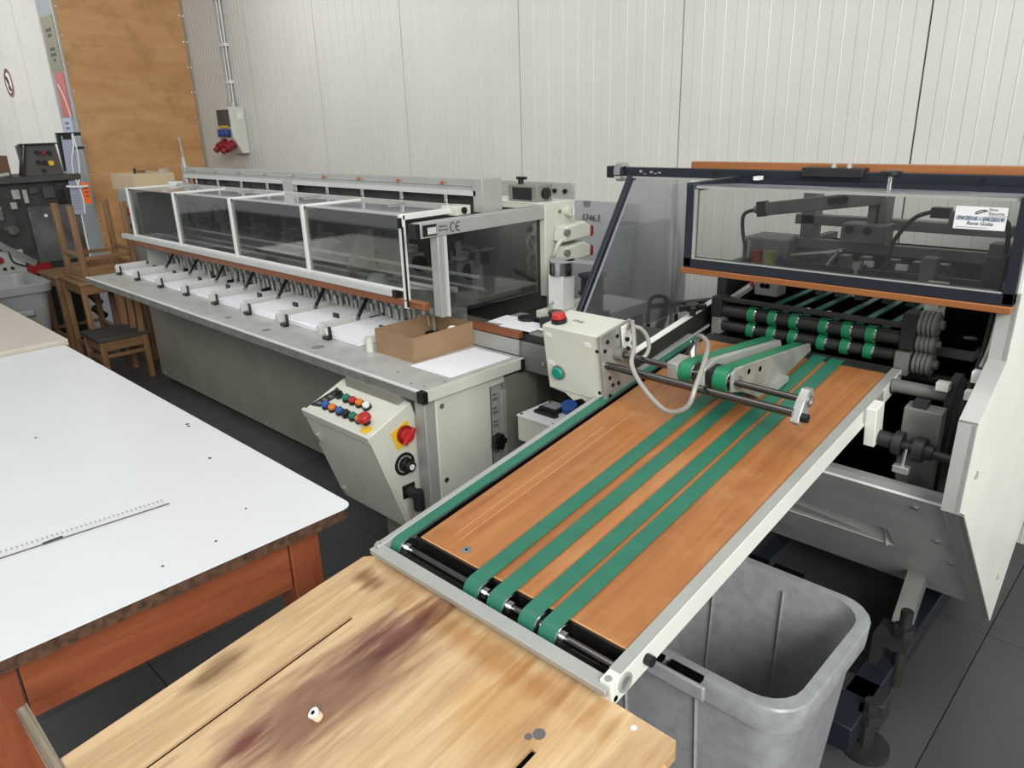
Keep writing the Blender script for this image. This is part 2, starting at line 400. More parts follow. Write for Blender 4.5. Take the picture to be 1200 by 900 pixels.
for zz in (1.21, 1.18, 1.15): MB().box(HX, HX + .001, 1.955, 1.985, zz - .006, zz + .006).build('lettering', 'ink_grey', p, smooth=False)
p = MB().prism([(1.882, 1.60), (1.955, 1.60), (1.928, 1.01), (1.85, 1.02)], 'X', HX - .026, HX - .022).build('hanging_sheet', 'sheet_blue', None, label='long pale blue sheet hanging in front of the dark machine', cat='sheet', smooth=False)
MB().box(HX - .03, HX - .018, 1.89, 1.95, 1.575, 1.61).build('clip', 'black', p)
for k in range(6): MB().box(HX - .0218, HX - .0212, 1.865, 1.915, 1.06 + .02 * k, 1.063 + .02 * k).build('print_line', 'ink_grey', p, smooth=False)
cords = thing('white_cords', (HX, 1.93, 1.02), 'white looped cords hanging in front of the blue sheet', 'cord')
MB().tube([(HX - .03, 1.965, 1.615), (HX, 1.945, 1.52), (HX, 1.915, 1.42), (HX, 1.908, 1.31), (HX, 1.925, 1.22), (HX, 1.935, 1.12), (HX, 1.925, 1.02)], .006, 6).build('cord', 'cord_white', cords)
MB().tube([(HX - .03, 1.968, 1.615), (HX, 1.965, 1.50), (HX, 1.958, 1.40), (HX, 1.945, 1.31), (HX, 1.915, 1.225)], .006, 6).build('cord', 'cord_white', cords)
MB().tube([(HX, 1.835, 1.235), (HX + .008, 1.90, 1.225), (HX + .008, 1.985, 1.225)], .009, 6).build('knot', 'cord_white', cords)

# round prohibition sign on the far wall
sg = MB().cyl((-12.715, WY - .001, 2.32), (-12.715, WY - .010, 2.32), .19, 32).build('round_sign', 'label_white', None, label='round red-rimmed prohibition sign on the far wall', cat='sign')
MB().ring((-12.715, WY - .010, 2.32), (-12.715, WY - .012, 2.32), .185, .135, 32).build('rim', 'sign_brown', sg)
MB().bar((-12.81, WY - .0125, 2.43), (-12.62, WY - .0125, 2.21), .03, .002).build('slash', 'sign_brown', sg)
MB().tube([(-12.76, WY - .0115, 2.40), (-12.70, WY - .0115, 2.33), (-12.73, WY - .0115, 2.26), (-12.69, WY - .0115, 2.22)], .012, 6).build('pictogram', 'ink', sg)

# power socket box with conduit
pb = thing('socket_box', (-6.2, 3.07, 1.42), 'grey wall socket box with blue and red outlets', 'socket box')
MB().prism([(3.006, 1.785), (3.138, 1.785), (3.138, 1.42), (3.075, 1.42), (3.01, 1.56)], 'X', -6.30, -6.08).build('case', 'cream', pb, bev=.004)
MB().box(-6.335, -6.30, 3.02, 3.138, 1.50, 1.77).build('case', 'aluminium', pb, bev=.003)
MB().box(-6.29, -6.10, 2.996, 3.005, 1.64, 1.765).build('flap_window', 'brush_dark', pb)
MB().box(-6.27, -6.12, 2.992, 2.997, 1.628, 1.642).build('latch', 'yellow', pb)
for k in range(3):
    q = MB().box(-6.305 + k * .068, -6.245 + k * .068, 2.985, 3.008, 1.555, 1.615).build('blue_socket', 'blue_dark', pb, bev=.004)
    MB().cyl((-6.275 + k * .068, 2.985, 1.587), (-6.275 + k * .068, 2.98, 1.587), .022, 12).build('lid', 'blue', q)
for k, (x, z) in enumerate(((-6.25, 1.50), (-6.13, 1.49))):
    q = MB().cyl((x, 3.03, z + .01), (x, 2.95, z - .03), .036, 14).build('red_plug', 'red_dark', pb)
    MB().cyl((x, 2.95, z - .03), (x, 2.92, z - .055), .024, 10).build('plug_body', 'red_dark', q)
MB().box(-6.079, -6.077, 3.07, 3.115, 1.69, 1.745).build('sticker', 'label_white', pb, smooth=False)
cd = thing('conduit', (-6.25, 3.11, 1.785), 'grey conduit pipe running up the wall above the socket box', 'pipe')
MB().cyl((-6.25, 3.115, 1.82), (-6.25, 3.115, 5), .016, 10).build('pipe', 'aluminium', cd)
MB().cyl((-6.21, 3.12, 1.82), (-6.21, 3.12, 5), .010, 8).build('pipe', 'aluminium', cd)
for x in (-6.25, -6.20): MB().cyl((x, 3.11, 1.786), (x, 3.11, 1.825), .026, 12).build('gland', 'aluminium', cd)
for z in (1.98, 2.26, 2.6): MB().box(-6.285, -6.195, 3.10, 3.139, z - .012, z + .012).build('clamp', 'white_frame', cd)
MB().tube([(-1.95, 3.125, 1.30), (-1.94, 3.125, 1.15), (-1.90, 3.12, .95), (-1.93, 3.12, .7), (-1.90, 3.12, .4)], .010, 8).build('wall_cable', 'hose_grey', None, label='grey cable hanging down the ribbed wall behind the side glass', cat='cable')

# sheet metal plate leaning on the wall
pl = MB().prism([(2.86, 0), (2.865, 0), (3.13, 1.20), (3.125, 1.20)], 'X', -2.62, -2.15).build('leaning_plate', 'sheet_plate', None, label='grey metal sheet with hand-written number leaning on the wall', cat='plate')
text('lettering', '5346.3.', .044, face((-2.432, 3.099, 1.118), (1, 0, 0), (0, .215, .976)), 'ink', pl, shear=.1)
MB().box(-2.50, -2.46, 3.118, 3.124, 1.155, 1.2).build('notch', 'cast_grey', pl)

# ================================================================== COLLATING MACHINE (long, along the wall)
col = thing('collating_machine', (-3.5, 1.95, 0), 'long grey collating machine with glazed guards and paper feed table', 'machine')
# body
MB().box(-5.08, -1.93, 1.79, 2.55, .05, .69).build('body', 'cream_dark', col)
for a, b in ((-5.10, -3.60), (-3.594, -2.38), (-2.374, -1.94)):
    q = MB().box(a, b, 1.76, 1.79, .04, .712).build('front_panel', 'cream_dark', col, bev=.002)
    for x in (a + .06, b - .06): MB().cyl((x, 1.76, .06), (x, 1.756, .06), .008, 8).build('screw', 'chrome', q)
for x in (-4.9, -3.4, -2.2):
    MB().cyl((x, 1.9, 0), (x, 1.9, .05), .03, 10).build('foot', 'black', col)
    MB().cyl((x, 2.4, 0), (x, 2.4, .05), .03, 10).build('foot', 'black', col)
# feed table
tt = MB().box(-5.2, -1.862, 1.462, 1.955, .722, .75).build('feed_table', 'table_grey', col, bev=.002)
MB().box(-5.2, -1.88, 1.45, 1.462, .712, .746).build('edge_strip', 'cast_grey', tt); MB().box(-5.2, -1.88, 1.4495, 1.462, .746, .7515).build('edge_line', 'white_frame', tt)
MB().box(-1.862, -1.85, 1.47, 1.95, .712, .7515).build('edge_strip', 'cream', tt)
MB().box(-1.882, -1.849, 1.449, 1.471, .708, .750).build('corner_cap', 'black', tt)
MB().box(-1.864, -1.849, 1.93, 1.952, .70, .749).build('corner_cap', 'black', tt)
for x, y in ((-1.90, 1.50), (-1.96, 1.49), (-1.885, 1.58), (-2.1, 1.54)): MB().cyl((x, y, .75), (x, y, .7515), .004, 8).build('screw', 'ink_grey', tt)
for x, y, rr in ((-2.62, 1.53, .028), (-3.05, 1.53, .022), (-3.42, 1.53, .018)):
    MB().cyl((x, y, .7499), (x, y, .7506), rr, 14).build('recessed_plug', 'cream_dark', tt)
# end cabinet
MB().box(-2.2, -1.91, 1.50, 2.05, .05, .69).build('end_cabinet', 'cream_dark', col)
MB().box(-1.93, -1.875, 1.473, 1.516, .02, .71).build('corner_post', 'aluminium', col, bev=.003)
ep = MB().box(-1.91, -1.872, 1.520, 1.785, .06, .708).build('end_panel', 'cream', col, bev=.004)
for z in (.672, .385): MB().cyl((-1.873, 1.545, z), (-1.867, 1.545, z), .010, 12).build('screw', 'chrome', ep)
MB().box(-1.909, -1.876, 1.862, 2.05, .06, .69).build('end_panel', 'cream_dark', col, bev=.003)
MB().box(-1.909, -1.878, 1.785, 1.862, .672, .708).build('end_panel', 'cream', col)
MB().box(-1.909, -1.878, 1.785, 1.862, .06, .33).build('end_panel', 'cream_dark', col)
sl = MB().box(-1.905, -1.890, 1.792, 1.858, .33, .67).build('height_scale', 'aluminium', col)
MB().box(-1.8895, -1.8885, 1.795, 1.803, .335, .665).build('slot', 'void_black', sl)
for k in range(5):
    z = .63 - .055 * k
    MB().box(-1.8895, -1.8885, 1.812, 1.832, z - .002, z + .002).build('tick', 'ink', sl)
    text('numeral', str(350 - 50 * k), .018, face((-1.8883, 1.822, z - .018), (0, 1, 0), (0, 0, 1)), 'ink', sl)
MB().box(-1.889, -1.868, 1.838, 1.866, .36, .645).build('rail', 'aluminium', sl, bev=.002)
kn = MB().cyl((-1.888, 1.80, .455), (-1.862, 1.80, .455), .012, 10)
for k in range(5):
    a = k * 2 * PI / 5; kn.cyl((-1.862, 1.80 + .02 * math.cos(a), .455 + .02 * math.sin(a)), (-1.838, 1.80 + .02 * math.cos(a), .455 + .02 * math.sin(a)), .013, 10)
kn.cyl((-1.862, 1.80, .455), (-1.836, 1.80, .455), .021, 14).build('star_knob', 'black', sl)

# control console
CON = [(1.293, .616), (1.472, .689), (1.520, .553), (1.520, .2), (1.43, .2)]
cs = MB().prism(CON, 'X', -2.36, -1.95).build('control_console', 'cream', col, bev=.004)
fv = Vector((0, 1.43 - 1.293, .2 - .616)); fl_ = fv.length; fv.normalize(); fn_ = Vector((0, -fv.z, fv.y)); fn_ = -fn_ if fn_.y > 0 else fn_
F0 = Matrix(((1, fv.x, fn_.x, 0), (0, fv.y, fn_.y, 1.293), (0, fv.z, fn_.z, .616), (0, 0, 0, 1)))
dr = MB(F0).box(-2.368, -1.946, -.004, .03, -.002, .014).box(-2.368, -1.946, .028, fl_ - .01, -.002, .010).build('console_door', 'cream', cs, bev=.003)
MB(F0).box(-2.335, -2.315, .10, .135, .010, .022).build('latch', 'zinc', cs); MB(F0).box(-2.335, -2.315, .37, .405, .010, .022).build('latch', 'zinc', cs)
tv = Vector((0, .179, .073)); tv.normalize(); tn = Vector((0, -tv.z, tv.y))
T0 = Matrix(((1, 0, 0, 0), (0, tv.y, tn.y, 1.293), (0, tv.z, tn.z, .616), (0, 0, 0, 1)))
MB(T0).prism([(-2.35, .022), (-2.30, .03), (-2.275, .125), (-2.325, .125)], 'Z', .001, .005).build('display_strip', 'ink', cs)
for k in range(4):
    MB(T0).box(-2.332 + k * .008, -2.305 + k * .008, .036 + k * .022, .049 + k * .022, .005, .0065).build('display_window', 'ink_grey', cs)
def button(x, s, m, rr=.0135, h=.014, base='black'):
    b = MB(T0).cyl((x, s, .001), (x, s, .010), rr + .004, 14).build('push_button', base, cs)
    MB(T0).cyl((x, s, .009), (x, s, .009 + h), rr, 14).build('button_cap', m, b, bev=.002)
MB(T0).bar((-2.275, .112, .026), (-2.258, .098, .026), .012, .02).build('selector_lever', 'black', cs); MB(T0).cyl((-2.267, .105, .001), (-2.267, .105, .02), .016, 14).build('selector_base', 'black', cs)
for x, m in ((-2.216, 'green_btn'), (-2.176, 'red'), (-2.135, 'orange_btn'), (-2.092, 'label_white')): button(x, .103, m)
for x, m in ((-2.268, 'blue'), (-2.225, 'orange_btn'), (-2.178, 'blue'), (-2.138, 'black'), (-2.096, 'green_btn'), (-2.058, 'orange_btn')): button(x, .041, m)
MB(T0).box(-2.015, -1.975, .003, .035, .0005, .0015).build('stop_plate', 'yellow', cs)
MB(T0).cyl((-2.02, .043, .001), (-2.02, .043, .02), .014, 14).build('stop_stem', 'black', cs)
MB(T0).cyl((-2.02, .043, .02), (-2.02, .043, .040), .026, 18, .022).build('stop_button', 'red', cs, bev=.004)
q = MB().prism([(1.375, .60), (1.45, .628), (1.475, .555), (1.40, .527)], 'X', -1.950, -1.947).build('main_switch_plate', 'yellow', cs)
MB().cyl((-1.948, 1.432, .58), (-1.936, 1.432, .58), .034, 20).build('main_switch_ring', 'red_dark', cs)
MB().bar((-1.916, 1.408, .556), (-1.916, 1.456, .604), .014, .012).cyl((-1.938, 1.432, .58), (-1.920, 1.432, .58), .025, 18).build('main_switch_handle', 'red', cs)
q = MB().cyl((-1.950, 1.424, .468), (-1.946, 1.424, .468), .043, 24).build('dial_scale', 'ink', cs)
MB().ring((-1.946, 1.424, .468), (-1.9455, 1.424, .468), .031, .029, 24).build('dial_ring', 'label_white', cs)
MB().cyl((-1.947, 1.424, .468), (-1.925, 1.424, .468), .026, 18).cyl((-1.925, 1.424, .468), (-1.907, 1.424, .468), .020, 14).build('dial_knob', 'black', cs, bev=.002)
MB().cyl((-1.907, 1.424, .468), (-1.9055, 1.424, .468), .011, 14).build('dial_cap', 'label_white', cs)
MB().box(-1.950, -1.944, 1.405, 1.458, .335, .385).build('plug_socket', 'black', cs)
MB().cyl((-1.945, 1.43, .362), (-1.90, 1.435, .355), .020, 14).cyl((-1.90, 1.435, .372), (-1.90, 1.437, .300), .021, 14).build('cable_plug', 'black_soft', cs)
MB().tube([(-1.94, 1.425, .335), (-1.935, 1.422, .30), (-1.93, 1.425, .26), (-1.94, 1.43, .22)], .007, 7).build('plug_cable', 'hose_grey', cs)
MB().tube([(-1.949, 1.462 + .006 * k, .285 + .004 * k + (.010 if k % 2 else 0)) for k in range(9)], .0012, 5, 3).build('scribble', 'ink', cs)
MB().box(-2.30, -1.98, 1.44, 1.50, .68, .713).build('console_bracket', 'cream_dark', cs)

# pocket dividers, stops, struts
DX = [-5.24 + .352 * k for k in range(8)]
dv0 = None
for k, x in enumerate(DX):
    if k == 0: x = -5.19
    xx = x
    m = MB().box(x - .006, x + .006, 1.655, 1.97, .751, .803).prism([(1.632, .751), (1.66, .751), (1.66, .803), (1.645, .803), (1.632, .79)], 'X', x - .012, x + .012)
    dv = m.build('pocket_divider', 'divider_grey', col, bev=.002)
    MB().cyl((x + .006, 1.83, .79), (x + .016, 1.83, .79), .011, 10).build('bolt', 'chrome', dv)
    MB().bar((x + .012, 1.832, .793), (x + .004, 1.90, .875), .012, .012).build('strut', 'black', dv)
    # front stop clip and rear stop
    c = MB().box(x + .068, x + .108, 1.606, 1.630, .751, .764).box(x + .078, x + .098, 1.630, 1.636, .751, .803)
    c.build('paper_stop', 'black', col, bev=.001)
    MB().box(x + .245, x + .285, 1.778, 1.785, .778, .806).build('side_stop', 'black', col)
cy = MB().cyl((-2.392, 1.627, .751), (-2.392, 1.627, .812), .016, 18).build('guide_post', 'cream', col)
# separator fingers under the strip
fg = None
for k in range(40):
    x = -5.0 + k * .068
    if fg is None:
        fg = MB().cyl((x, 1.93, .77), (x, 1.93, .86), .009, 8).cyl((x, 1.905, .80), (x, 1.90, .845), .006, 6).box(x - .010, x + .014, 1.92, 1.96, .84, .875).build('separator_finger', 'zinc', col)
    else: dupe(fg, (k * .068, random.uniform(-.012, .012), random.uniform(-.01, .012)))
MB().box(-5.06, -2.2, 1.965, 1.985, .752, .95).build('separator_back', 'cast_grey', col)
for k in range(14):
    x = -4.95 + k * .2
    MB().cyl((x, 1.89, .772), (x, 1.94, .772), .014, 10).build('feed_roller', 'black', col)

# guard: lower rail, wooden strip, four lids
gr = MB().box(-5.276, -2.36, 1.735, 1.765, .958, .986).build('guard_rail', 'divider_grey', col, bev=.002)
MB().box(-2.36, -2.335, 1.734, 1.766, .957, .987).build('end_cap', 'black', gr)
MB().box(-5.282, -5.276, 1.734, 1.766, .957, .987).build('end_cap', 'black', gr)
MB().box(-5.10, -2.18, 1.745, 1.775, .925, .951).build('wooden_strip', 'wood_strip_brown', col, bev=.003)
MB().box(-5.10, -2.18, 1.742, 1.776, .950, .954).build('strip_cover', 'wood_orange', col)
GX = [-5.062, -4.372, -3.690, -3.0, -2.296]
for i in range(4):
    a, b = GX[i], GX[i + 1]
    t = .013
    ld = MB()
    ld.box(a, a + .022, 1.742, 1.762, .985, 1.282)                    # post
    ld.box(a, a + .022, 1.75, 2.06, 1.262, 1.284)                     # side top bar
    ld.box(a + .02, b - .002, 1.746, 1.758, .986, .996)
    o = ld.build('guard_lid_frame', 'white_frame', col, bev=.002)
    MB().box(a + .02, b - .001, 1.750, 1.754, .994, 1.276).build('front_pane', 'clear_pane', o, smooth=False)
    MB().box(a + .02, b - .001, 1.750, 2.055, 1.274, 1.278).build('top_pane', 'top_pane', o, smooth=False)
    MB().box(a + .33, a + .345, 1.98, 2.05, 1.279, 1.287).build('hinge', 'aluminium', o)
MB().box(GX[4] - .001, GX[4] + .02, 1.742, 1.762, .92, 1.282).box(GX[4] - .001, GX[4] + .02, 1.75, 2.05, 1.262, 1.284).build('guard_end_post', 'white_frame', col, bev=.002)
MB().box(GX[4] + .012, GX[4] + .022, 1.728, 1.744, 1.235, 1.272).box(GX[4] + .026, GX[4] + .032, 1.735, 1.741, .93, 1.24).build('guard_latch', 'black', col)
MB().box(-5.185, -2.33, 2.055, 2.075, 1.258, 1.29).build('hinge_bar', 'aluminium', col, bev=.003)
MB().box(-5.12, -5.04, 2.03, 2.10, 1.284, 1.298).build('hinge_cover', 'white_frame', col, bev=.002)
# interior behind the panes
MB().box(-5.05, -2.13, 2.36, 2.40, .72, 1.25).build('inner_back', 'brush_dark', col)
MB().box(-5.05, -2.25, 1.99, 2.36, .88, .93).build('inner_bed', 'cast_grey', col)
MB().box(-5.062, -5.045, 1.80, 2.36, .76, 1.25).build('inner_end', 'aluminium', col)
for k in range(8):
    x = -4.9 + k * .352
    u = MB().box(x - .05, x + .05, 2.12, 2.22, .93, 1.03).box(x - .03, x + .03, 2.14, 2.20, 1.03, 1.07).box(x + .11, x + .13, 2.05, 2.07, .93, 1.14).box(x + .09, x + .15, 2.04, 2.08, 1.06, 1.075).build('feeder_unit', 'cast_grey', col, bev=.003)
    MB().tube([(x - .05, 2.10, .99), (x - .09, 2.08, 1.08), (x - .03, 2.07, 1.17), (x + .05, 2.08, 1.14), (x + .06, 2.10, 1.03)], .007, 7).build('air_hose', 'black', u)
    MB().cyl((x + .055, 2.17, .99), (x + .085, 2.17, .99), .035, 16).build('hand_wheel', 'black_soft', u)
for y, z in ((2.0, 1.02), (2.03, .965), (1.86, .99)):
    MB().cyl((-5.04, y, z), (-2.14, y, z), .008, 8).build('guide_rod', 'aluminium', col)
MB().cyl((-2.62, 1.84, .965), (-2.58, 1.84, .965), .045, 22).build('white_disc', 'white_frame', col)
MB().prism([(1.92, .95), (2.1, .95), (2.1, 1.14), (2.04, 1.14)], 'X', -2.98, -2.975).build('deflector_plate', 'aluminium', col)
# end frame
bm_ = MB().box(-2.15, -2.10, 1.69, 2.36, 1.213, 1.268).build('end_beam', 'aluminium', col, bev=.003)
MB().box(-2.148, -2.102, 1.672, 1.69, 1.215, 1.266).build('end_cap', 'black', bm_)
MB().box(-2.10, -2.098, 1.70, 1.765, 1.220, 1.260).build('rating_plate', 'ink', bm_, smooth=False)
MB().box(-2.098, -2.0972, 1.722, 1.762, 1.226, 1.250).build('rating_text_field', 'label_white', bm_, smooth=False)
for k in range(4): MB().box(-2.0972, -2.0966, 1.724, 1.758, 1.229 + k * .006, 1.2305 + k * .006).build('print_line', 'ink_grey', bm_, smooth=False)
text('lettering', 'Made in\nGermany', .013, face((-2.0985, 1.797, 1.242), (0, 1, 0), (0, 0, 1)), 'ink', bm_)
# CE mark
ce = MB()
for cx, mid in ((1.845, False), (1.872, True)):
    pts = [(-2.0985, cx + .013 * math.cos(a), 1.24 + .016 * math.sin(a)) for a in [math.radians(70 + 22 * k) for k in range(11)]]
    ce.tube(pts, .0018, 5, 2)
    if mid: ce.bar((-2.0985, cx - .012, 1.24), (-2.0985, cx + .002, 1.24), .003, .003)
ce.build('ce_mark', 'ink', bm_)
ps = MB().box(-2.15, -2.105, 1.772, 1.812, .905, 1.213).build('end_post', 'aluminium', col, bev=.003)
MB().box(-2.106, -2.100, 1.800, 1.812, .905, 1.213).build('post_lip', 'divider_grey', ps)
MB().box(-2.13, -2.126, 1.812, 2.34, .905, 1.213).build('end_pane', 'clear_pane', col, smooth=False)
MB().bar((-2.75, 1.84, .955), (-2.16, 1.90, .985), .012, .02).build('guide_bar', 'divider_grey', col)
# suction rail on top
rl = MB().box(-4.96, -2.22, 2.09, 2.125, 1.345, 1.39).box(-4.96, -2.22, 2.085, 2.09, 1.362, 1.366).build('top_rail', 'aluminium', col, bev=.002)
MB().box(-4.96, -2.22, 2.08, 2.12, 1.325, 1.346).build('rail_lip', 'divider_grey', rl)
MB().box(-4.94, -2.24, 2.128, 2.14, 1.262, 1.345).build('rail_back', 'brush_dark', rl)
MB().box(-2.235, -2.18, 2.08, 2.19, 1.262, 1.392).build('rail_end_plate', 'aluminium', rl, bev=.002)
MB().box(-3.72, -3.62, 2.078, 2.09, 1.27, 1.345).build('rail_bracket', 'aluminium', rl)
pg = None
for k in range(9):
    x = -4.82 + k * .30
    if pg is None: pg = MB().cyl((x, 2.10, 1.285), (x, 2.10, 1.328), .012, 10).cyl((x, 2.10, 1.278), (x, 2.10, 1.287), .017, 10).build('rail_peg', 'chrome', col)
    else: dupe(pg, (k * .30, 0, 0))
    MB().cyl((x, 2.085, 1.372), (x, 2.075, 1.372), .007, 8).build('rail_fitting', 'copper' if k > 4 else 'zinc', rl)
kb = MB().box(-2.33, -2.24, 1.99, 2.07, 1.255, 1.292).build('knob_block', 'cream', col, bev=.003)
MB().cyl((-2.24, 2.03, 1.274), (-2.232, 2.03, 1.274), .013, 14).build('knob', 'black', kb)
MB().cyl((-4.97, 2.10, 1.29), (-4.97, 2.10, 1.40), .022, 12).cyl((-4.97, 2.10, 1.40), (-4.97, 2.10, 1.45), .014, 10).tube([(-4.97, 2.10, 1.45), (-4.975, 2.10, 1.52), (-4.985, 2.10, 1.57)], .006, 6).build('air_valve', 'zinc', col)
# rear cabinet with motors
rc = MB().box(-5.05, -2.10, 2.362, 2.56, .88, 1.272).build('rear_cabinet', 'cream', col, bev=.004)
MB().box(-2.5, -2.10, 2.36, 2.562, 1.272, 1.276).build('cabinet_top', 'white_frame', rc)
for z, m_ in ((1.148, 0), (1.062, 1)):
    mt = MB().prism([(2.405, z - .035), (2.42, z + .032), (2.54, z + .042), (2.585, z + .02), (2.585, z - .03)], 'X', -2.10, -2.03).build('motor_cover', 'cream', col, bev=.008)
    MB().box(-2.09, -2.035, 2.58, 2.612, z - .03, z + .016).build('motor_end', 'red_dark', mt, bev=.006)
    MB().cyl((-2.03, 2.415, z + .008), (-2.015, 2.415, z + .008), .014, 12).build('gland', 'cast_grey', mt)
    MB().tube([(-2.04, 2.405, z - .02), (-2.045, 2.38, z - .04), (-2.06, 2.375, z - .08), (-2.09, 2.39, z - .10)], .010, 7).build('motor_cable', 'cream', mt)
MB().cyl((-2.10, 2.50, 1.232), (-2.07, 2.50, 1.232), .022, 14).bar((-2.062, 2.50, 1.215), (-2.062, 2.50, 1.25), .008, .02).build('toggle', 'cream', rc)
MB().cyl((-2.10, 2.455, 1.235), (-2.095, 2.455, 1.235), .008, 10).build('keyhole', 'cast_grey', rc)
vb = MB().box(-2.33, -2.16, 2.38, 2.48, 1.276, 1.345).build('regulator_box', 'cream_dark', col, bev=.003)
MB().cyl((-2.17, 2.43, 1.31), (-2.145, 2.43, 1.31), .024, 16).build('regulator_dial', 'black', vb)
MB().box(-2.30, -2.19, 2.376, 2.381, 1.285, 1.335).build('regulator_window', 'black_soft', vb)
MB().cyl((-2.29, 2.42, 1.345), (-2.29, 2.42, 1.372), .012, 10).bar((-2.31, 2.42, 1.37), (-2.26, 2.42, 1.37), .016, .012).build('valve_handle', 'black', vb)
MB().box(-2.7, -2.10, 2.545, 2.56, 1.276, 1.345).build('instrument_strip', 'aluminium', col, bev=.002)
for x in (-2.2, -2.14, -2.28): MB().cyl((x, 2.545, 1.31), (x, 2.535, 1.31), .010, 10).build('instrument_knob', 'black', col)

# left end cabinet
lc = MB().box(-5.88, -5.10, 1.965, 2.42, 0, 1.225).build('left_cabinet', 'aluminium', col, bev=.004)
MB().box(-5.78, -5.55, 1.958, 1.966, .86, 1.12).build('cabinet_panel', 'cream_dark', lc)
MB().cyl((-5.70, 1.958, 1.08), (-5.70, 1.915, 1.08), .028, 16).build('stop_button', 'red', lc, bev=.005)
for k in range(3): MB().cyl((-5.70 + k * .05, 1.958, .98 - .02 * k), (-5.70 + k * .05, 1.945, .98 - .02 * k), .014, 10).build('push_button', 'black', lc)

# ------------------------------------------------------------------ things on the collator
names = ['seventh', 'sixth', 'fifth', 'fourth', 'third', 'second', 'first']
for k, x in enumerate(DX):
    if k == 0: x = -5.19
    h = [.014, .014, .014, .018, .02, .034, .034, .034][k]
    j = [0, .004, -.005, .006, 0, 0, .012, -.004][k]
    a, b = x + .045, x + .045 + .245
    o = MB()
    n = max(2, int(h / .006)); z = .7515
    for q in range(n):
        dx, dy = random.uniform(-.003, .003), random.uniform(-.003, .003)
        o.box(a + dx, b + dx, 1.645 + dy + j, 1.945 + dy + j, z, z + h / n); z += h / n
    lab = 'stack of white paper in the farthest feed pocket beside the wooden stools' if k == 0 else 'stack of white paper sheets, %s from the open carton' % names[k - 1]
    o.build('paper_stack', 'paper', None, label=lab, cat='paper stack', group='paper stacks in the feed pockets', smooth=False)
o = MB().add([(-2.118, 1.613, .7505), (-1.897, 1.616, .7505), (-1.895, 1.925, .7505), (-2.10, 1.925, .7505), (-2.118, 1.613, .7525), (-1.897, 1.616, .7525), (-1.895, 1.925, .7525), (-2.10, 1.925, .7525)],
             [(3, 2, 1, 0), (4, 5, 6, 7), (0, 1, 5, 4), (1, 2, 6, 5), (2, 3, 7, 6), (3, 0, 4, 7)]).build('paper_sheet', 'paper', None, label='loose white sheet lying in front of the open carton', cat='paper', smooth=False)
ct = thing('carton_box', (-2.25, 1.8, .7505), 'open brown cardboard carton on the feed table', 'carton')
x0, x1, y0, y1, z0, z1 = -2.370, -2.132, 1.642, 1.952, .7505, .848; th = .004
MB().box(x0, x1, y0, y1, z0, z0 + th).build('bottom', 'carton', ct)
for a in ((x0, x1, y0, y0 + th), (x0, x1, y1 - th, y1), (x0, x0 + th, y0 + th, y1 - th), (x1 - th, x1, y0 + th, y1 - th)):
    MB().box(*a, z0 + th, z1).build('side_wall', 'carton', ct)
MB().box(x0 + .012, x0 + .10, y0 + .03, y0 + .12, z0 + th, z0 + .018).build('dark_content', 'black', ct)
MB().tube([(-2.17, 1.80, .765), (-2.16, 1.83, .80), (-2.165, 1.86, .835), (-2.15, 1.88, .83)], .010, 6).build('crumpled_scrap', 'paper', ct)
c2 = thing('carton_box', (-5.75, 2.09, 1.226), 'small pale carton on the left end cabinet', 'carton')
MB().box(-5.98, -5.55, 1.975, 2.26, 1.226, 1.335).build('body', 'carton_pale', c2, bev=.002)
MB().box(-5.80, -5.72, 2.10, 2.13, 1.335, 1.352).build('flap_tab', 'carton_brown', c2)
MB().cyl((-5.70, 2.05, 1.335), (-5.70, 2.05, 1.37), .010, 8).build('bolt', 'black_soft', c2)
MB().box(-5.66, -5.60, 2.20, 2.25, 1.335, 1.36).build('clip', 'zinc', c2)

# ================================================================== TRANSFER TABLE between the machines
tr = thing('transfer_table', (-1.85, 2.15, 0), 'dark transfer table with white sheets between the two machines', 'table')
MB().box(-2.12, -1.15, 1.985, 2.36, .80, .835).build('bed', 'bin_metal_dark', tr)
MB().box(-2.16, -1.885, 1.955, 1.985, .818, .845).build('wood_edge', 'wood_strip_brown', tr, bev=.003)
MB().box(-2.14, -1.885, 1.955, 1.965, .752, .814).build('front_plate', 'aluminium', tr, bev=.002)
MB().box(-2.14, -1.20, 1.966, 1.985, .695, .806).build('front_beam', 'cast_grey', tr, bev=.003)
MB().cyl((-1.76, 1.966, .745), (-1.76, 1.955, .745), .008, 10).build('bolt', 'chrome', tr)
for x in (-1.80, -1.25): MB().box(x - .03, x + .03, 2.1, 2.2, 0, .80).build('leg', 'brush_dark', tr)
for k in range(6):
    MB().box(-2.10 + k * .12, -2.03 + k * .12, 1.99, 2.20, .835, .843).build('guide_strip', 'black' if k % 2 else 'zinc', tr)
MB().tube([(-1.98, 2.12, .845), (-1.94, 2.16, .86), (-1.92, 2.19, .905), (-1.90, 2.22, .93)], .006, 6).build('lever', 'zinc', tr)
MB().cyl((-1.98, 2.12, .836), (-1.98, 2.12, .858), .045, 16).build('lever_hub', 'black', tr)
MB().bar((-1.86, 2.06, .86), (-1.62, 2.18, .90), .03, .05).build('deflector', 'bin_metal_dark', tr)
for i, (x, y, a) in enumerate(((-2.02, 2.06, .10), (-1.93, 2.03, .05), (-1.80, 2.07, -.06))):
    M_ = Matrix.Translation((x, y, .844 + i * .002)) @ Matrix.Rotation(a, 4, 'Z')
    MB(M_).box(-.08, .08, -.05, .07, 0, .002).build('paper_sheet', 'paper', None, label=('white sheet under the end post of the collator', 'middle white sheet on the transfer table', 'white sheet nearest the red stop button on the transfer table')[i], cat='paper', group='sheets on the transfer table', smooth=False)
fd = thing('coating_unit', (-1.83, 2.2, .835), 'chrome drum and pale block unit under the red-capped motors', 'machine')
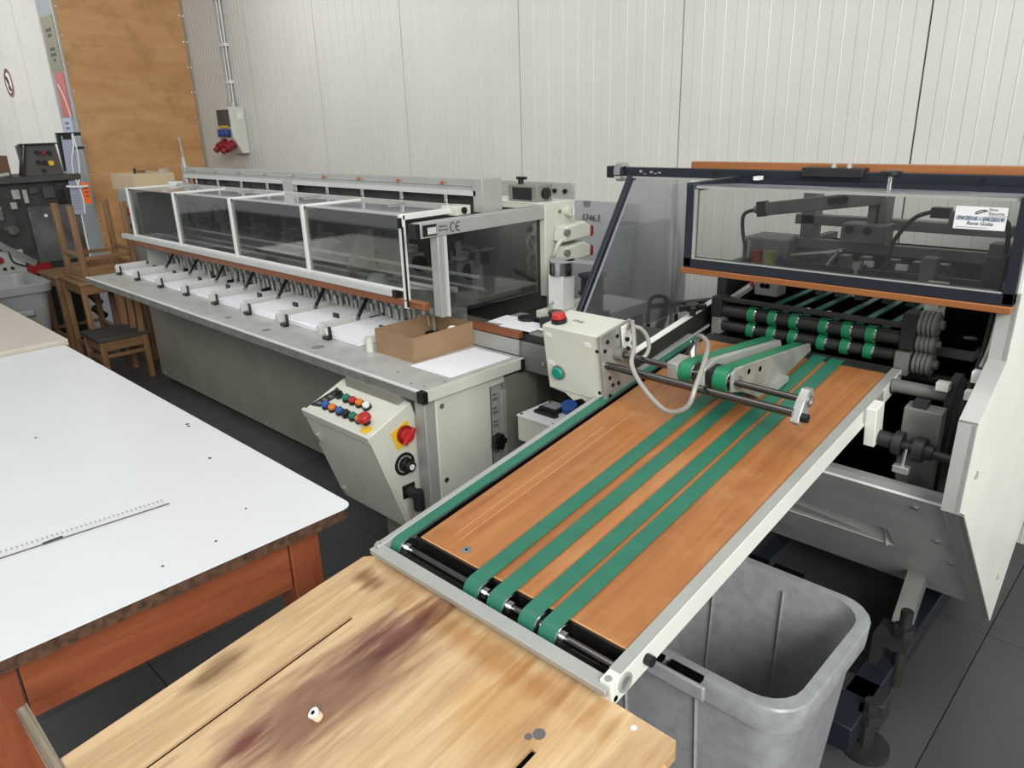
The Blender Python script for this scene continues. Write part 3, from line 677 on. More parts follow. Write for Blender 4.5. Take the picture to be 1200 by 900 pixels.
MB().box(-1.96, -1.695, 2.14, 2.545, .836, .885).build('plinth', 'cream', fd, bev=.004)
MB().box(-1.94, -1.865, 2.195, 2.27, .885, 1.022).build('pale_block', 'white_frame', fd, bev=.003)
MB().cyl((-1.90, 2.235, 1.022), (-1.90, 2.235, 1.073), .050, 24).build('chrome_drum', 'chrome', fd)
MB().cyl((-1.90, 2.235, 1.073), (-1.90, 2.235, 1.081), .054, 24).box(-1.88, -1.72, 2.22, 2.28, 1.074, 1.081).build('drum_lid', 'sheet_plate', fd, bev=.002)
MB().cyl((-1.76, 2.25, .885), (-1.76, 2.25, 1.03), .045, 20).cyl((-1.76, 2.25, 1.03), (-1.76, 2.25, 1.036), .055, 20).cyl((-1.76, 2.25, .96), (-1.76, 2.25, .966), .055, 20).build('dark_drum', 'black_soft', fd)
MB().cyl((-1.82, 2.10, .836), (-1.82, 2.10, .90), .026, 14).cyl((-1.82, 2.10, .90), (-1.82, 2.10, .91), .03, 14).build('clamp_knob', 'black', fd)
MB().box(-1.92, -1.71, 2.365, 2.535, 0, .836).build('cabinet', 'cast_grey', fd, bev=.004)
MB().cyl((-1.71, 2.47, .79), (-1.70, 2.47, .79), .010, 10).build('lock', 'black', fd)
lb = thing('meter_box', (-1.64, 1.88, 0), 'small white control box with blue outlet beside the conveyor', 'control box')
MB().box(-1.735, -1.56, 1.785, 1.965, .50, .592).build('case', 'cream', lb, bev=.004)
MB().box(-1.737, -1.558, 1.783, 1.967, .592, .602).build('lid', 'label_white', lb, bev=.002)
MB().box(-1.70, -1.62, 1.86, 1.93, .602, .618).build('meter', 'ink', lb, bev=.002); MB().box(-1.69, -1.63, 1.875, 1.92, .618, .620).build('meter_window', 'sheet_plate', lb)
MB().box(-1.70, -1.60, 1.835, 1.858, .602, .612).build('black_strip', 'black', lb)
MB().cyl((-1.605, 1.925, .602), (-1.600, 1.915, .632), .030, 16).build('blue_outlet', 'blue', lb)
for x, y in ((-1.725, 1.797), (-1.57, 1.797), (-1.725, 1.955)): MB().cyl((x, y, .602), (x, y, .604), .006, 8).build('screw', 'ink', lb)
MB().box(-1.68, -1.62, 1.85, 1.92, 0, .50).build('pedestal', 'cast_grey', lb)

# ================================================================== DELIVERY CONVEYOR (sloping up to the folding machine)
TH = math.atan(.155); P0 = Vector((-1.125, .724, .8))
CV = Matrix(((1, 0, 0, P0.x), (0, math.cos(TH), -math.sin(TH), P0.y), (0, math.sin(TH), math.cos(TH), P0.z), (0, 0, 0, 1)))
def C(): return MB(CV)
cv = thing('belt_conveyor', (-.83, .95, 0), 'sloping wooden delivery conveyor with green belts in a steel frame', 'conveyor')
rr_ = C().box(.574, .596, .004, 1.222, -.046, 0).build('side_rail', 'pale_green_grey', cv, bev=.0015)
C().box(.574, .5955, .03, 1.22, 0, .0012).build('rail_top', 'aluminium', rr_)
C().ring((.596, .036, -.02), (.600, .036, -.02), .0165, .011, 20).build('bearing_ring', 'aluminium', rr_); C().cyl((.596, .036, -.02), (.598, .036, -.02), .011, 16).build('bearing', 'cast_grey', rr_)
C().cyl((.596, .095, -.022), (.609, .095, -.022), .0095, 12).build('bolt', 'black', rr_); C().cyl((.5962, .012, -.034), (.597, .012, -.034), .005, 10).build('hole', 'void_black', rr_)
C().cyl((.596, 1.154, -.024), (.61, 1.154, -.024), .010, 12).build('bolt', 'black', rr_); C().ring((.596, 1.20, -.02), (.599, 1.20, -.02), .016, .011, 20).build('bearing_ring', 'cast_grey', rr_)
C().box(.597, .622, .985, 1.035, -.095, .004).build('support_block', 'pale_green_grey', cv, bev=.002)
C().box(.585, .60, .975, 1.09, -.03, .001).build('block_plate', 'aluminium', cv)
lr = C().box(0, .016, .004, 1.20, -.046, 0).build('side_rail', 'aluminium', cv, bev=.0015)
fb = C().box(-.004, .592, -.006, .0215, -.020, -.007).build('front_bar', 'aluminium', cv, bev=.0015)
for u in (.006, .586): C().cyl((u, .012, -.007), (u, .012, .002), .006, 10).build('bolt', 'zinc', fb)
C().box(-.002, .59, .004, .02, -.034, -.0205).build('front_beam', 'black', cv)
bd = C().box(.061, .571, .080, 1.19, -.024, -.003).build('wooden_deck', 'conveyor_board', cv, bev=.001)
C().box(.571, .5735, .080, 1.192, -.023, -.0045).build('deck_edge', 'board_edge', bd); C().box(.061, .571, .0788, .080, -.006, -.0032).build('deck_edge', 'board_edge', bd)
for u, v in ((.172, .103), (.439, .099)):
    q = C().cyl((u, v, -.0035), (u, v, -.0022), .011, 18).build('countersunk_screw', 'cast_grey', bd); C().cyl((u, v, -.0022), (u, v, -.0019), .003, 8).build('screw_socket', 'void_black', bd)
for k in range(2):
    C().box(.115 + .022 * k, .1175 + .022 * k, .12, .62 + .1 * k, -.0032, -.0026).build('scratch', 'deck_scratch', bd, smooth=False)
C().box(.055, .59, 1.19, 1.232, -.026, -.002).build('end_strip', 'bin_metal_dark', cv, bev=.001)
C().box(.05, .57, .0745, .0785, -.05, -.007).build('front_fascia', 'black', cv)
C().box(.02, .574, .016, .078, -.054, -.050).build('tray', 'bin_metal_dark', cv)
C().box(.47, .56, .058, .066, -.049, -.030).build('inner_block', 'cast_grey', cv)
C().box(.0468, .0608, .079, 1.19, -.03, -.005).build('side_gap_shade', 'void_black', cv)  # black strip painted in for the shade between belt and deck
C().cyl((.018, .053, -.0235), (.574, .053, -.0235), .0085, 14).build('front_shaft', 'steel_shaft', cv)
for v_ in (.3, .9): C().box(.016, .574, v_, v_ + .03, -.046, -.026).build('cross_member', 'cast_grey', cv)
def belt(u0, u1, name='green_belt', v1=1.21, mat='belt_green'):
    pts = [(v1, .0015)]; c = (.053, -.0235); R = .025
    for k in range(13):
        a = PI / 2 + PI * k / 12; pts.append((c[0] + R * math.cos(a), c[1] + R * math.sin(a)))
    pts += [(.3, c[1] - R)]
    m = C(); n = len(pts)
    vs = []
    for i, (v, w_) in enumerate(pts):
        v_a, w_a = pts[max(i - 1, 0)]; v_b, w_b = pts[min(i + 1, n - 1)]
        t = Vector((v_b - v_a, w_b - w_a)).normalized(); nn = Vector((t.y, -t.x)) * -.0022
        vs += [(u0, v, w_), (u1, v, w_), (u1, v + nn.x, w_ + nn.y), (u0, v + nn.x, w_ + nn.y)]
    fs = []
    for i in range(n - 1):
        for k in range(4): fs.append((4 * i + k, 4 * i + (k + 1) % 4, 4 * i + 4 + (k + 1) % 4, 4 * i + 4 + k))
    fs += [(0, 1, 2, 3), (4 * n - 4, 4 * n - 3, 4 * n - 2, 4 * n - 1)]
    b = m.add(vs, fs).build(name, mat, cv)
    C().cyl((u0 + .001, .053, -.0235), (u1 - .001, .053, -.0235), .0225, 20).build('pulley', 'cast_grey', cv)
    C().cyl((u1, .053, -.0235), (u1 + .003, .053, -.0235), .0240, 24).cyl((u1, .053, -.0235), (u1 + .009, .053, -.0235), .012, 16).build('pulley_flange', 'chrome', cv)
belt(.019, .046)
for a, b in ((.238, .274), (.300, .336), (.377, .412), (.424, .459)): belt(a, b)
# left upper side guide
sg_ = C().box(-.012, .002, .864, 1.37, -.046, .048).build('side_guide', 'bin_metal_dark', cv, bev=.001)
C().box(-.014, .006, .864, 1.372, .048, .052).build('guide_cap', 'pale_green_grey', sg_)
sk = C().cyl((.004, 1.22, .052), (.004, 1.22, .07), .010, 12)
for k in range(5):
    a = k * 2 * PI / 5 + .3; sk.bar((.004, 1.22, .076), (.004 + .036 * math.cos(a), 1.22 + .036 * math.sin(a), .08), .015, .014); sk.cyl((.004 + .034 * math.cos(a), 1.22 + .034 * math.sin(a), .072), (.004 + .034 * math.cos(a), 1.22 + .034 * math.sin(a), .088), .0085, 10)
sk.cyl((.004, 1.22, .068), (.004, 1.22, .088), .019, 14).build('star_knob', 'black', cv)
C().bar((.02, .86, .004), (.03, 1.27, .006), .008, .004).build('guide_strip', 'aluminium', cv)
# support legs
for v in (.28, 1.0):
    p_ = CV @ Vector((.12, v, -.05)); MB().box(p_.x - .02, p_.x + .02, p_.y - .02, p_.y + .02, 0, p_.z + .01).build('leg', 'bin_metal_dark', cv)
    p_ = CV @ Vector((.36, v, -.05))
    if v < .5: MB().box(p_.x - .02, p_.x + .02, p_.y - .02, p_.y + .02, 0, p_.z + .01).build('leg', 'bin_metal_dark', cv)
# drive box with stop button
bx = C().box(-.163, .032, .74, .862, -.014, .174).build('drive_box', 'cream', cv, bev=.003)
C().box(.032, .040, .732, .866, -.006, .178).build('drive_plate', 'zinc', cv, bev=.001)
C().cyl((-.130, .775, .174), (-.130, .775, .186), .0215, 20).build('stop_collar', 'black', bx)
C().cyl((-.130, .775, .186), (-.130, .775, .200), .0200, 20, .018).build('stop_button', 'red', bx, bev=.002)
text('lettering', 'STOP', .016, CV @ face((-.085, .80, .1745), (1, -.1, 0), (.1, 1, 0)), 'ink', bx)
C().cyl((-.118, .74, .043), (-.118, .734, .043), .021, 22).build('lamp_bezel', 'cast_grey', bx); C().cyl((-.118, .735, .043), (-.118, .726, .043), .017, 20).build('start_button', 'green_lamp', bx, bev=.003)
for u0, w0 in ((-.152, .143), (-.02, .138), (-.155, .06)): C().box(u0, u0 + .020, .7385, .74, w0, w0 + .011).build('tag_plate', 'label_white', bx)
for u0, w0 in ((.020, .132), (.016, .012)): C().cyl((u0, .7385, w0), (u0, .7405, w0), .005, 8).build('screw', 'black', bx)
C().prism([(-.16, -.014), (.03, -.014), (.02, -.03), (-.03, -.034), (-.05, -.022), (-.08, -.036), (-.11, -.018)], 'Y', .742, .748).build('bottom_flange', 'cream', bx)
C().box(-.10, .0, .77, .85, -.05, -.015).build('mount', 'bin_metal_dark', bx)
for v, w_ in ((.758, .155), (.745, .135), (.80, .155), (.765, .03), (.79, .025), (.755, .055), (.845, .16), (.75, .005)):
    C().cyl((.040, v, w_), (.0435, v, w_), .0055, 8).build('bolt', 'black', bx)
wp = C().box(.044, .049, .812, .866, .104, .176).build('white_plate', 'pale_green_grey', cv, bev=.001)
for v, w_ in ((.826, .138), (.826, .112), (.852, .15), (.85, .118)): C().cyl((.049, v, w_), (.056, v, w_), .006, 8).build('bolt', 'black', wp)
C().cyl((.040, .79, .112), (.066, .79, .112), .017, 18).build('rod_collar', 'cast_grey', cv)
C().cyl((.04, .79, .112), (.545, .79, .101), .0078, 14).build('guide_rod', 'steel_shaft', cv)
C().cyl((.04, .748, .094), (.532, .748, .088), .0095, 16).build('guide_rod', 'steel_shaft', cv)
eb = C().prism([(.735, .074), (.750, .058), (.775, .066), (.812, .108), (.808, .124), (.790, .128), (.765, .11)], 'X', .528, .548).build('end_bracket', 'zinc', cv, bev=.002)
C().ring((.548, .79, .102), (.550, .79, .102), .014, .009, 18).build('bearing_ring', 'chrome', eb); C().cyl((.548, .752, .080), (.562, .752, .080), .010, 12).build('bolt', 'black', eb)
# hold-down belt unit
def hold(u0, u1):
    c = Vector((.80, .101)); R = .030; e = Vector((1.20, .024)); q = .009
    pts = []
    for k in range(9):
        a = math.radians(98 + 180 * k / 8); pts.append((c.x + R * math.cos(a), c.y + R * math.sin(a)))
    for k in range(5):
        a = math.radians(-82 + 180 * k / 4); pts.append((e.x + q * math.cos(a), e.y + q * math.sin(a)))
    n = len(pts); m = C(); vs = []
    cen = Vector((1.0, .055))
    for i, (v, w_) in enumerate(pts):
        a_, b_ = Vector(pts[i - 1]), Vector(pts[(i + 1) % n]); t = (b_ - a_).normalized(); nn = Vector((-t.y, t.x)) * .003
        vs += [(u0, v, w_), (u1, v, w_), (u1, v + nn.x, w_ + nn.y), (u0, v + nn.x, w_ + nn.y)]
    fs = [(4 * i + k, 4 * i + (k + 1) % 4, 4 * ((i + 1) % n) + (k + 1) % 4, 4 * ((i + 1) % n) + k) for i in range(n) for k in range(4)]
    m.add(vs, fs).build('hold_down_belt', 'tyre_green', cv)
    C().cyl((u0 + .001, .80, .101), (u1 - .001, .80, .101), .0272, 20).build('pulley', 'cast_grey', cv)
    C().cyl((u1, .80, .101), (u1 + .003, .80, .101), .027, 22).build('pulley_flange', 'chrome', cv)
    C().cyl((u0, 1.20, .024), (u1 + .006, 1.20, .024), .0062, 12).build('nose_roller', 'chrome', cv)
hold(.236, .268); hold(.326, .360)
pp = C().prism([(.776, .086), (.780, .130), (.800, .136), (1.190, .042), (1.20, .018), (.975, .006), (.905, .012), (.83, .062)], 'X', .368, .375).build('side_plate', 'zinc', cv, bev=.001)
C().cyl((.375, .80, .102), (.381, .80, .102), .016, 18).build('hub', 'cast_grey', pp)
for v, w_ in ((.855, .105), (.91, .088)): C().cyl((.375, v, w_), (.3758, v, w_), .007, 12).build('slot', 'void_black', pp)
C().prism([(.96, .007), (1.03, .007), (1.03, .02), (.96, .03)], 'X', .375, .392).build('shoe', 'aluminium', pp)
C().prism([(.770, .088), (.783, .128), (.83, .133), (1.17, .046), (1.18, .02), (.83, .066)], 'X', .288, .304).build('side_plate', 'aluminium', cv, bev=.002)
C().prism([(.83, .060), (.86, .108), (1.15, .044), (1.15, .018)], 'X', .272, .287).build('inner_plate', 'black_soft', cv)
C().box(.205, .234, .772, .828, .074, .128).build('clamp_block', 'zinc', cv, bev=.002)
C().box(.31, .324, .775, .825, .075, .125).build('clamp_block', 'black_soft', cv)
C().tube([(.052, .835, .165), (.069, .83, .186), (.107, .78, .150), (.126, .74, .115), (.186, .705, .078), (.258, .685, .050), (.309, .69, .072), (.316, .72, .115), (.295, .80, .148), (.265, .86, .154), (.222, .90, .149), (.20, .92, .12), (.19, .93, .03)], .0058, 8).build('signal_cable', 'hose_grey', cv)
C().tube([(.055, .85, .165), (.068, .865, .156), (.082, .872, .132), (.092, .862, .105), (.088, .84, .088), (.06, .82, .09)], .0055, 8).build('signal_cable', 'hose_grey', cv)
C().bar((.128, 1.02, -.003), (.108, 1.05, .055), .016, .008).build('sensor_arm', 'zinc', cv)
C().box(.148, .160, .985, 1.0, .0, .042).build('sensor_flag', 'paper', cv)
C().tube([(.10, 1.0, -.003), (.11, 1.01, .03), (.118, 1.04, .06)], .006, 6).build('sensor_cable', 'black', cv)
C().prism([(.150, 1.02), (.152, 1.085), (.165, 1.105), (.205, 1.085), (.215, 1.03)], 'Z', -.0028, .022).build('sensor_cover', 'pale_green_grey', cv, bev=.004)

# ================================================================== PLYWOOD FEED-OFF TABLE in the foreground
W0 = -.036
pw = thing('plywood_table', (-.8, .3, 0), 'stained plywood board with slots in the foreground', 'table')
outl = [(-.036, -.602), (-.03, -.01), (-.012, .006), (.690, .006), (.708, -.012), (.712, -.045), (.704, -.06), (.706, -.602)]
m = C(); sl1 = (.0925, .1025, -.13); sl2 = (.549, .560, -.118)
# board as strips either side of the two open-ended slots
def strip(poly): m.prism(poly, 'Z', W0 - .018, W0)
strip([(-.036, -.602), (-.034, -.13), (sl1[0], -.13), (sl1[0], -.602)])
strip([(sl1[1], -.602), (sl1[1], -.13), (sl2[0], -.13), (sl2[0], -.602)])
strip([(sl2[1], -.602), (sl2[1], -.13), (.7045, -.13), (.706, -.602)])
strip([(-.034, -.13), (-.030, -.01), (-.012, .006), (.706, .006), (.714, -.010), (.712, -.045), (.704, -.06), (.7045, -.13), (sl2[1], -.13), (sl2[0], -.13), (sl1[1], -.13), (sl1[0], -.13)])
m.build('board', 'plywood_top', pw, smooth=False)
C().prism([(.700, -.030), (.716, -.034), (.722, -.048), (.712, -.062), (.703, -.060)], 'Z', W0 - .019, W0 - .004).build('splinter', 'board_edge', pw, smooth=False)
for q in (sl1, sl2): C().box(q[0] + .0001, q[1] - .0001, -.602, -.1302, W0 - .0195, W0 - .006).build('slot_shade', 'void_black', pw)  # black fill stands in for the shade down in each open slot
C().box(-.21, .26, -.622, -.603, W0 - .024, W0 + .003).box(-.21, .26, -.6055, -.6025, W0 + .003, W0 + .0045).box(-.21, .26, -.622, -.6195, W0 + .003, W0 + .0045).build('edge_batten', 'batten_wood', pw, bev=.001, label='weathered grooved batten along the board edge')
for u, v in ((.2, -.45), (.2, -.12), (.55, -.45), (.55, -.12)):
    p_ = CV @ Vector((u, v, W0 - .018)); MB().box(p_.x - .02, p_.x + .02, p_.y - .02, p_.y + .02, 0, p_.z + .004).build('leg', 'bin_metal_dark', pw)
for i, (u, v, rr) in enumerate(((.543, -.105, .010), (.533, -.118, .006), (.647, -.013, .005))):
    C().cyl((u, v, W0), (u, v, W0 + .0006), rr, 5 if i > 1 else 9).build('stain_spot' if i < 2 else 'paper_fleck', 'ink_grey' if i < 2 else 'paper', pw)
cp = thing('rubber_plug', CV @ Vector((.24, -.30, W0)), 'small round felt plug with white washer on the plywood', 'plug')
C().cyl((.242, -.296, W0 + .0004), (.240, -.300, W0 + .012), .0085, 16).build('felt', 'rubber_pink', cp)
C().cyl((.240, -.300, W0 + .012), (.2395, -.301, W0 + .0145), .0095, 18).build('washer', 'label_white', cp); C().cyl((.2395, -.301, W0 + .0145), (.2394, -.3012, W0 + .0152), .0035, 10).build('hole', 'void_black', cp)

# ================================================================== WHITE WORK TABLE
wt = thing('work_table', (-2.45, .42, 0), 'large white laminate work table with mahogany legs', 'table')
R_ = .03
def rounded(x0, x1, y0, y1, r, n=5):
    P = []
    for cx, cy, a0 in ((x1 - r, y1 - r, 0), (x0 + r, y1 - r, 90), (x0 + r, y0 + r, 180), (x1 - r, y0 + r, 270)):
        P += [(cx + r * math.cos(math.radians(a0 + 90 * k / n)), cy + r * math.sin(math.radians(a0 + 90 * k / n))) for k in range(n + 1)]
    return P
MB().prism(rounded(-3.54, -1.377, -.02, .848, R_), 'Z', .7480, .75).build('laminate_top', 'laminate_white', wt, bev=.0006)
# ragged chipboard core
poly = rounded(-3.538, -1.380, -.018, .846, R_); pts = []
for i in range(len(poly)):
    a, b = Vector(poly[i]), Vector(poly[(i + 1) % len(poly)]); n = max(1, int((b - a).length / .02))
    for k in range(n):
        q = a.lerp(b, k / n); pts.append((q.x + random.uniform(-.0025, .003), q.y + random.uniform(-.0025, .003)))
MB().prism(pts, 'Z', .7205, .748).build('chipboard_core', 'chipboard', wt)
MB().box(-1.452, -1.432, .146, .694, .57, .7205).build('apron', 'mahogany', wt, bev=.002)
MB().box(-3.45, -1.51, .735, .755, .57, .7205).build('apron', 'mahogany', wt, bev=.002)
MB().box(-3.45, -1.51, .05, .07, .57, .7205).build('apron', 'mahogany', wt, bev=.002)
for x, y in ((-1.505, .697), (-1.505, .066), (-3.46, .697), (-3.46, .05)):
    MB().box(x, x + .078, y, y + .076, 0, .7205).build('leg', 'mahogany_leg', wt, bev=.003)
for x, y, rr in ((-2.205, .805, .006), (-2.185, .80, .005), (-1.906, .738, .005), (-2.458, .455, .004), (-1.559, .666, .003), (-1.47, .55, .003), (-1.46, .43, .003)):
    MB().cyl((x, y, .7501), (x, y, .7507), rr, 8).build('ink_spot', 'ink', wt)
dl = Vector((0.033, .364, 0)).normalized()
rl_ = MB().add([(-1.722, .553, .7503), (-1.758, .549, .7503), (-1.80, .10, .7503), (-1.764, .10, .7503), (-1.722, .553, .7528), (-1.758, .549, .7528), (-1.80, .10, .7528), (-1.764, .10, .7528)],
               [(3, 2, 1, 0), (4, 5, 6, 7), (0, 1, 5, 4), (1, 2, 6, 5), (2, 3, 7, 6), (3, 0, 4, 7)]).build('ruler', 'ruler_pane', None, label='clear plastic ruler lying on the white table', cat='ruler', smooth=False)
tk = None
for k in range(44):
    s = k / 44; x = -1.757 - .042 * s * 1.0; y = .545 - .43 * s
    L_ = .010 if k % 5 == 0 else .006
    if tk is None: tk = MB().box(x, x + L_, y - .0006, y + .0006, .7528, .7532).build('graduation', 'ink_grey', rl_, smooth=False); t0 = (x, y)
    else: dupe(tk, (x - t0[0], y - t0[1], 0))
MB().bar((-1.7225, .552, .7524), (-1.7645, .10, .7524), .0012, .003).build('edge', 'ink_grey', rl_)
MB().box(-1.755, -1.745, .285, .325, .7528, .7532).build('printed_mark', 'ink', rl_, smooth=False)
bt = thing('beige_table', (-4.4, .4, 0), 'beige table behind the white work table', 'table')
MB().box(-5.25, -3.555, -.02, .868, .742, .768).build('top', 'laminate_beige', bt, bev=.002)
MB().box(-5.25, -3.553, -.021, .870, .736, .742).build('edge', 'wood_strip_brown', bt)
for x, y in ((-3.68, .76), (-5.2, .76), (-3.68, .05), (-5.2, .05)): MB().box(x, x + .06, y, y + .06, 0, .74).build('leg', 'mahogany_leg', bt)

# ================================================================== WASTE BINS
def bin_(name, label, cx, cy, hx, hy, h, mat):
    t = thing(name, (cx, cy, 0), label, 'bin')
    def ring_(hx, hy, r, n=5):
        return rounded(cx - hx, cx + hx, cy - hy, cy + hy, r, n)
    tp = .80
    prof = [(tp, .0, .05), (1.0, h - .055, .07), (1.075, h - .055, .075), (1.09, h - .004, .08), (1.08, h, .08), (.985, h, .07), (.975, h - .01, .068), (tp - .03, .02, .045)]
    m = MB(); rings = []
    for s, z, r in prof:
        ex = (s - 1) * hx if s > 1 else 0
        P_ = ring_(hx * s, hy * s if s <= 1 else hy + (hx * s - hx), r); rings.append([(x, y, z) for x, y in P_])
    n = len(rings[0]); vs = [p for R in rings for p in R]
    fs = [(j * n + i, j * n + (i + 1) % n, (j + 1) * n + (i + 1) % n, (j + 1) * n + i) for j in range(len(rings) - 1) for i in range(n)]
    fs += [tuple(range(n))[::-1], tuple(range((len(rings) - 1) * n, len(rings) * n))]
    m.add(vs, fs).build('body', mat, t)
    return t
wb = bin_('waste_bin', 'large grey plastic waste bin under the conveyor', -.628, 1.262, .237, .195, .60, 'bin_grey')
for y in (1.04, 1.484):
    for k in range(2):
        x = -.70 + k * .085
        MB().box(x, x + .07, y - .008, y + .008, .594, .6025).build('grip_slot', 'void_black', wb)
for y0, y1 in ((1.010, 1.032),):
    MB().box(-.70, -.53, 1.020, 1.030, .565, .599).build('grip_lip', 'bin_grey', wb, bev=.004)
for x in (-.74, -.57):
    MB().bar((x, 1.105, .02), (x, 1.065, .54), .006, .010).build('rib', 'bin_grey', wb)
for x in (-.74, -.57): MB().bar((x, 1.41, .03), (x, 1.443, .57), .004, .006).build('rib', 'bin_grey', wb)
fbn = bin_('waste_bin', 'grey plastic bin behind the beige table', -5.85, 1.05, .30, .27, .70, 'bin_far_grey')
MB().box(-5.545, -5.53, 1.05, 1.2, .50, .54).build('handle', 'bin_grey', fbn, bev=.006)

# ================================================================== FINISHING MACHINE on the right
fm = thing('finishing_machine', (-.75, 2.35, 0), 'large binding machine with glazed hood and pale side panel on the right', 'machine')
# pale side panel with folded front edge
SP = [(1.80, 1.42), (1.80, 1.236), (1.785, 1.09), (1.625, .998), (1.612, .80), (1.66, .775), (2.33, .13), (2.36, .11), (2.62, .40), (2.9, .55), (2.9, 1.42)]
MB().prism(SP, 'X', -.302, -.29).build('side_panel', 'pale_green_grey', fm, bev=.002)
for (a, b) in zip(SP[1:6], SP[2:7]):
    L_ = Vector((b[0] - a[0], b[1] - a[1])); 
    MB().add([(-.29, *a), (-.29, *b), (-.325, *b), (-.325, *a), (-.29, a[0] + .002, a[1] + .004), (-.29, b[0] + .002, b[1] + .004), (-.325, b[0] + .002, b[1] + .004), (-.325, a[0] + .002, a[1] + .004)],
             [(3, 2, 1, 0), (4, 5, 6, 7), (0, 1, 5, 4), (1, 2, 6, 5), (2, 3, 7, 6), (3, 0, 4, 7)]).build('panel_flange', 'aluminium', fm)
for y, z in ((1.70, .86), (2.30, .30)): MB().cyl((-.29, y, z), (-.287, y, z), .009, 10).build('panel_screw', 'zinc', fm)
# lower hull plate leaning inwards
hv = Vector((0, 2.292 - 1.690, .195 - .775)); hl = hv.length; hv.normalize(); hn = Vector((0, hv.z, -hv.y))
HM = Matrix(((1, 0, 0, 0), (0, hv.y, hn.y, 1.690), (0, hv.z, hn.z, .775), (0, 0, 0, 1)))
hp = MB(HM).box(-1.02, -.335, 0, hl * .38, -.004, .006).box(-1.02, -.335, hl * .56, hl, -.004, .006).box(-.50, -.335, hl * .38, hl * .56, -.004, .006).build('hull_plate', 'hull_grey', fm)
MB(HM).add([(-1.02, hl * .38, 0), (-.50, hl * .38, -.040), (-.50, hl * .56, .004), (-1.02, hl * .56, .004), (-1.02, hl * .38, -.004), (-.50, hl * .38, -.044), (-.50, hl * .56, 0), (-1.02, hl * .56, 0)],
           [(3, 2, 1, 0), (4, 5, 6, 7), (0, 1, 5, 4), (1, 2, 6, 5), (2, 3, 7, 6), (3, 0, 4, 7)]).build('recess', 'hull_grey', hp)
MB(HM).prism([(hl * .42, -.03), (hl * .56, -.03), (hl * .56, .012)], 'X', -.524, -.519).build('recess_lip', 'pale_green_grey', hp)
MB().box(-1.02, -.33, 1.690, 1.715, .772, .790).build('hull_top_flange', 'aluminium', hp)
for u, s in ((-.40, .06), (-.375, .28), (-.36, .45)): MB(HM).cyl((u, s * hl / .5 * .6, .006), (u, s * hl / .5 * .6, .010), .009, 12).build('bolt', 'zinc', hp)
MB(HM).box(-.337, -.329, .0, hl, .004, .010).build('edge_seal', 'pale_green_grey', hp)
# inner frame; dark plates put the shade of the interior into their colour
MB().box(-1.10, -1.07, 2.02, 2.85, .50, 1.18).build('inner_side', 'bin_metal_dark', fm)
MB().box(-.40, -.37, 2.34, 2.85, .20, 1.30).build('inner_side', 'bin_metal_dark', fm)
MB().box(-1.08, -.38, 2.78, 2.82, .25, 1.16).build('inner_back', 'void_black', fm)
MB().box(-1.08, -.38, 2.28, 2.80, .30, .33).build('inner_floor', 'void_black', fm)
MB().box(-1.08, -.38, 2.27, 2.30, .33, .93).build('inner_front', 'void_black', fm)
# base frame
MB().box(-.50, -.43, 1.62, 2.95, .05, .13).build('base_beam', 'navy', fm, bev=.003)
MB().box(-1.05, -.98, 1.62, 2.95, .05, .13).build('base_beam', 'navy', fm, bev=.003)
MB().box(-1.00, -.40, 1.75, 1.83, .05, .13).build('base_beam', 'bin_metal_dark', fm, bev=.003)
MB().box(-1.00, -.48, 2.60, 2.68, .05, .25).build('base_beam', 'bin_metal_dark', fm, bev=.003)
MB().bar((-.47, 2.10, .13), (-.47, 2.30, .42), .05, .05).build('base_stay', 'cast_grey', fm)
MB().box(-.49, -.40, 1.90, 1.99, .20, .23).box(-.49, -.47, 1.90, 1.99, .13, .20).build('leveller_block', 'bin_metal_dark', fm)
MB().cyl((-.425, 1.945, .06), (-.425, 1.945, .31), .016, 10).cyl((-.425, 1.945, .23), (-.425, 1.945, .26), .028, 6).build('leveller_bolt', 'bin_metal_dark', fm)
MB().cyl((-.42, 1.72, 0), (-.42, 1.72, .02), .06, 20).cyl((-.42, 1.72, .02), (-.42, 1.72, .16), .018, 8).cyl((-.42, 1.72, .10), (-.42, 1.72, .13), .032, 6).build('leveller_foot', 'bin_metal_dark', fm)
for y in (2.9, 1.66): MB().cyl((-1.015, y, 0), (-1.015, y, .06), .04, 14).build('leveller_foot', 'bin_metal_dark', fm)
MB().cyl((-.465, 2.9, 0), (-.465, 2.9, .06), .04, 14).build('leveller_foot', 'bin_metal_dark', fm)
# roller pairs
for nm, z, rr in (('upper', 1.053, .0175), ('lower', 1.007, .015)):
    o = MB().cyl((-1.05, 1.98, z), (-.545, 1.98, z), rr, 18).build('roller', 'bin_metal_dark', fm)
    for x in (-.956, -.893, -.830, -.748, -.686, -.625):
        g = MB().cyl((x - .0135, 1.98, z), (x + .0105, 1.98, z), .0225, 22).build('green_tyre', 'tyre_green', o, bev=.002)
        MB().cyl((x + .0105, 1.98, z), (x + .0145, 1.98, z), .0225, 22).build('tyre_ring', 'chrome', o)
MB().box(-1.05, -.545, 1.962, 1.985, 1.084, 1.094).build('roller_bar', 'bin_metal_dark', fm, bev=.001)
for x0, x1, a, b in ((-1.082, -1.05, 1.958, 2.01),): 
    MB().box(x0, x1, a, b, 1.035, 1.095).build('bearing_block', 'black_soft', fm, bev=.002); MB().box(x0 + .004, x1, a, b, .983, 1.033).build('bearing_block', 'cast_grey', fm, bev=.002)
MB().box(-.552, -.518, 1.955, 2.01, 1.032, 1.125).build('bearing_block', 'black_soft', fm, bev=.002); MB().box(-.556, -.522, 1.95, 2.01, .965, 1.026).build('bearing_block', 'cast_grey', fm, bev=.002)
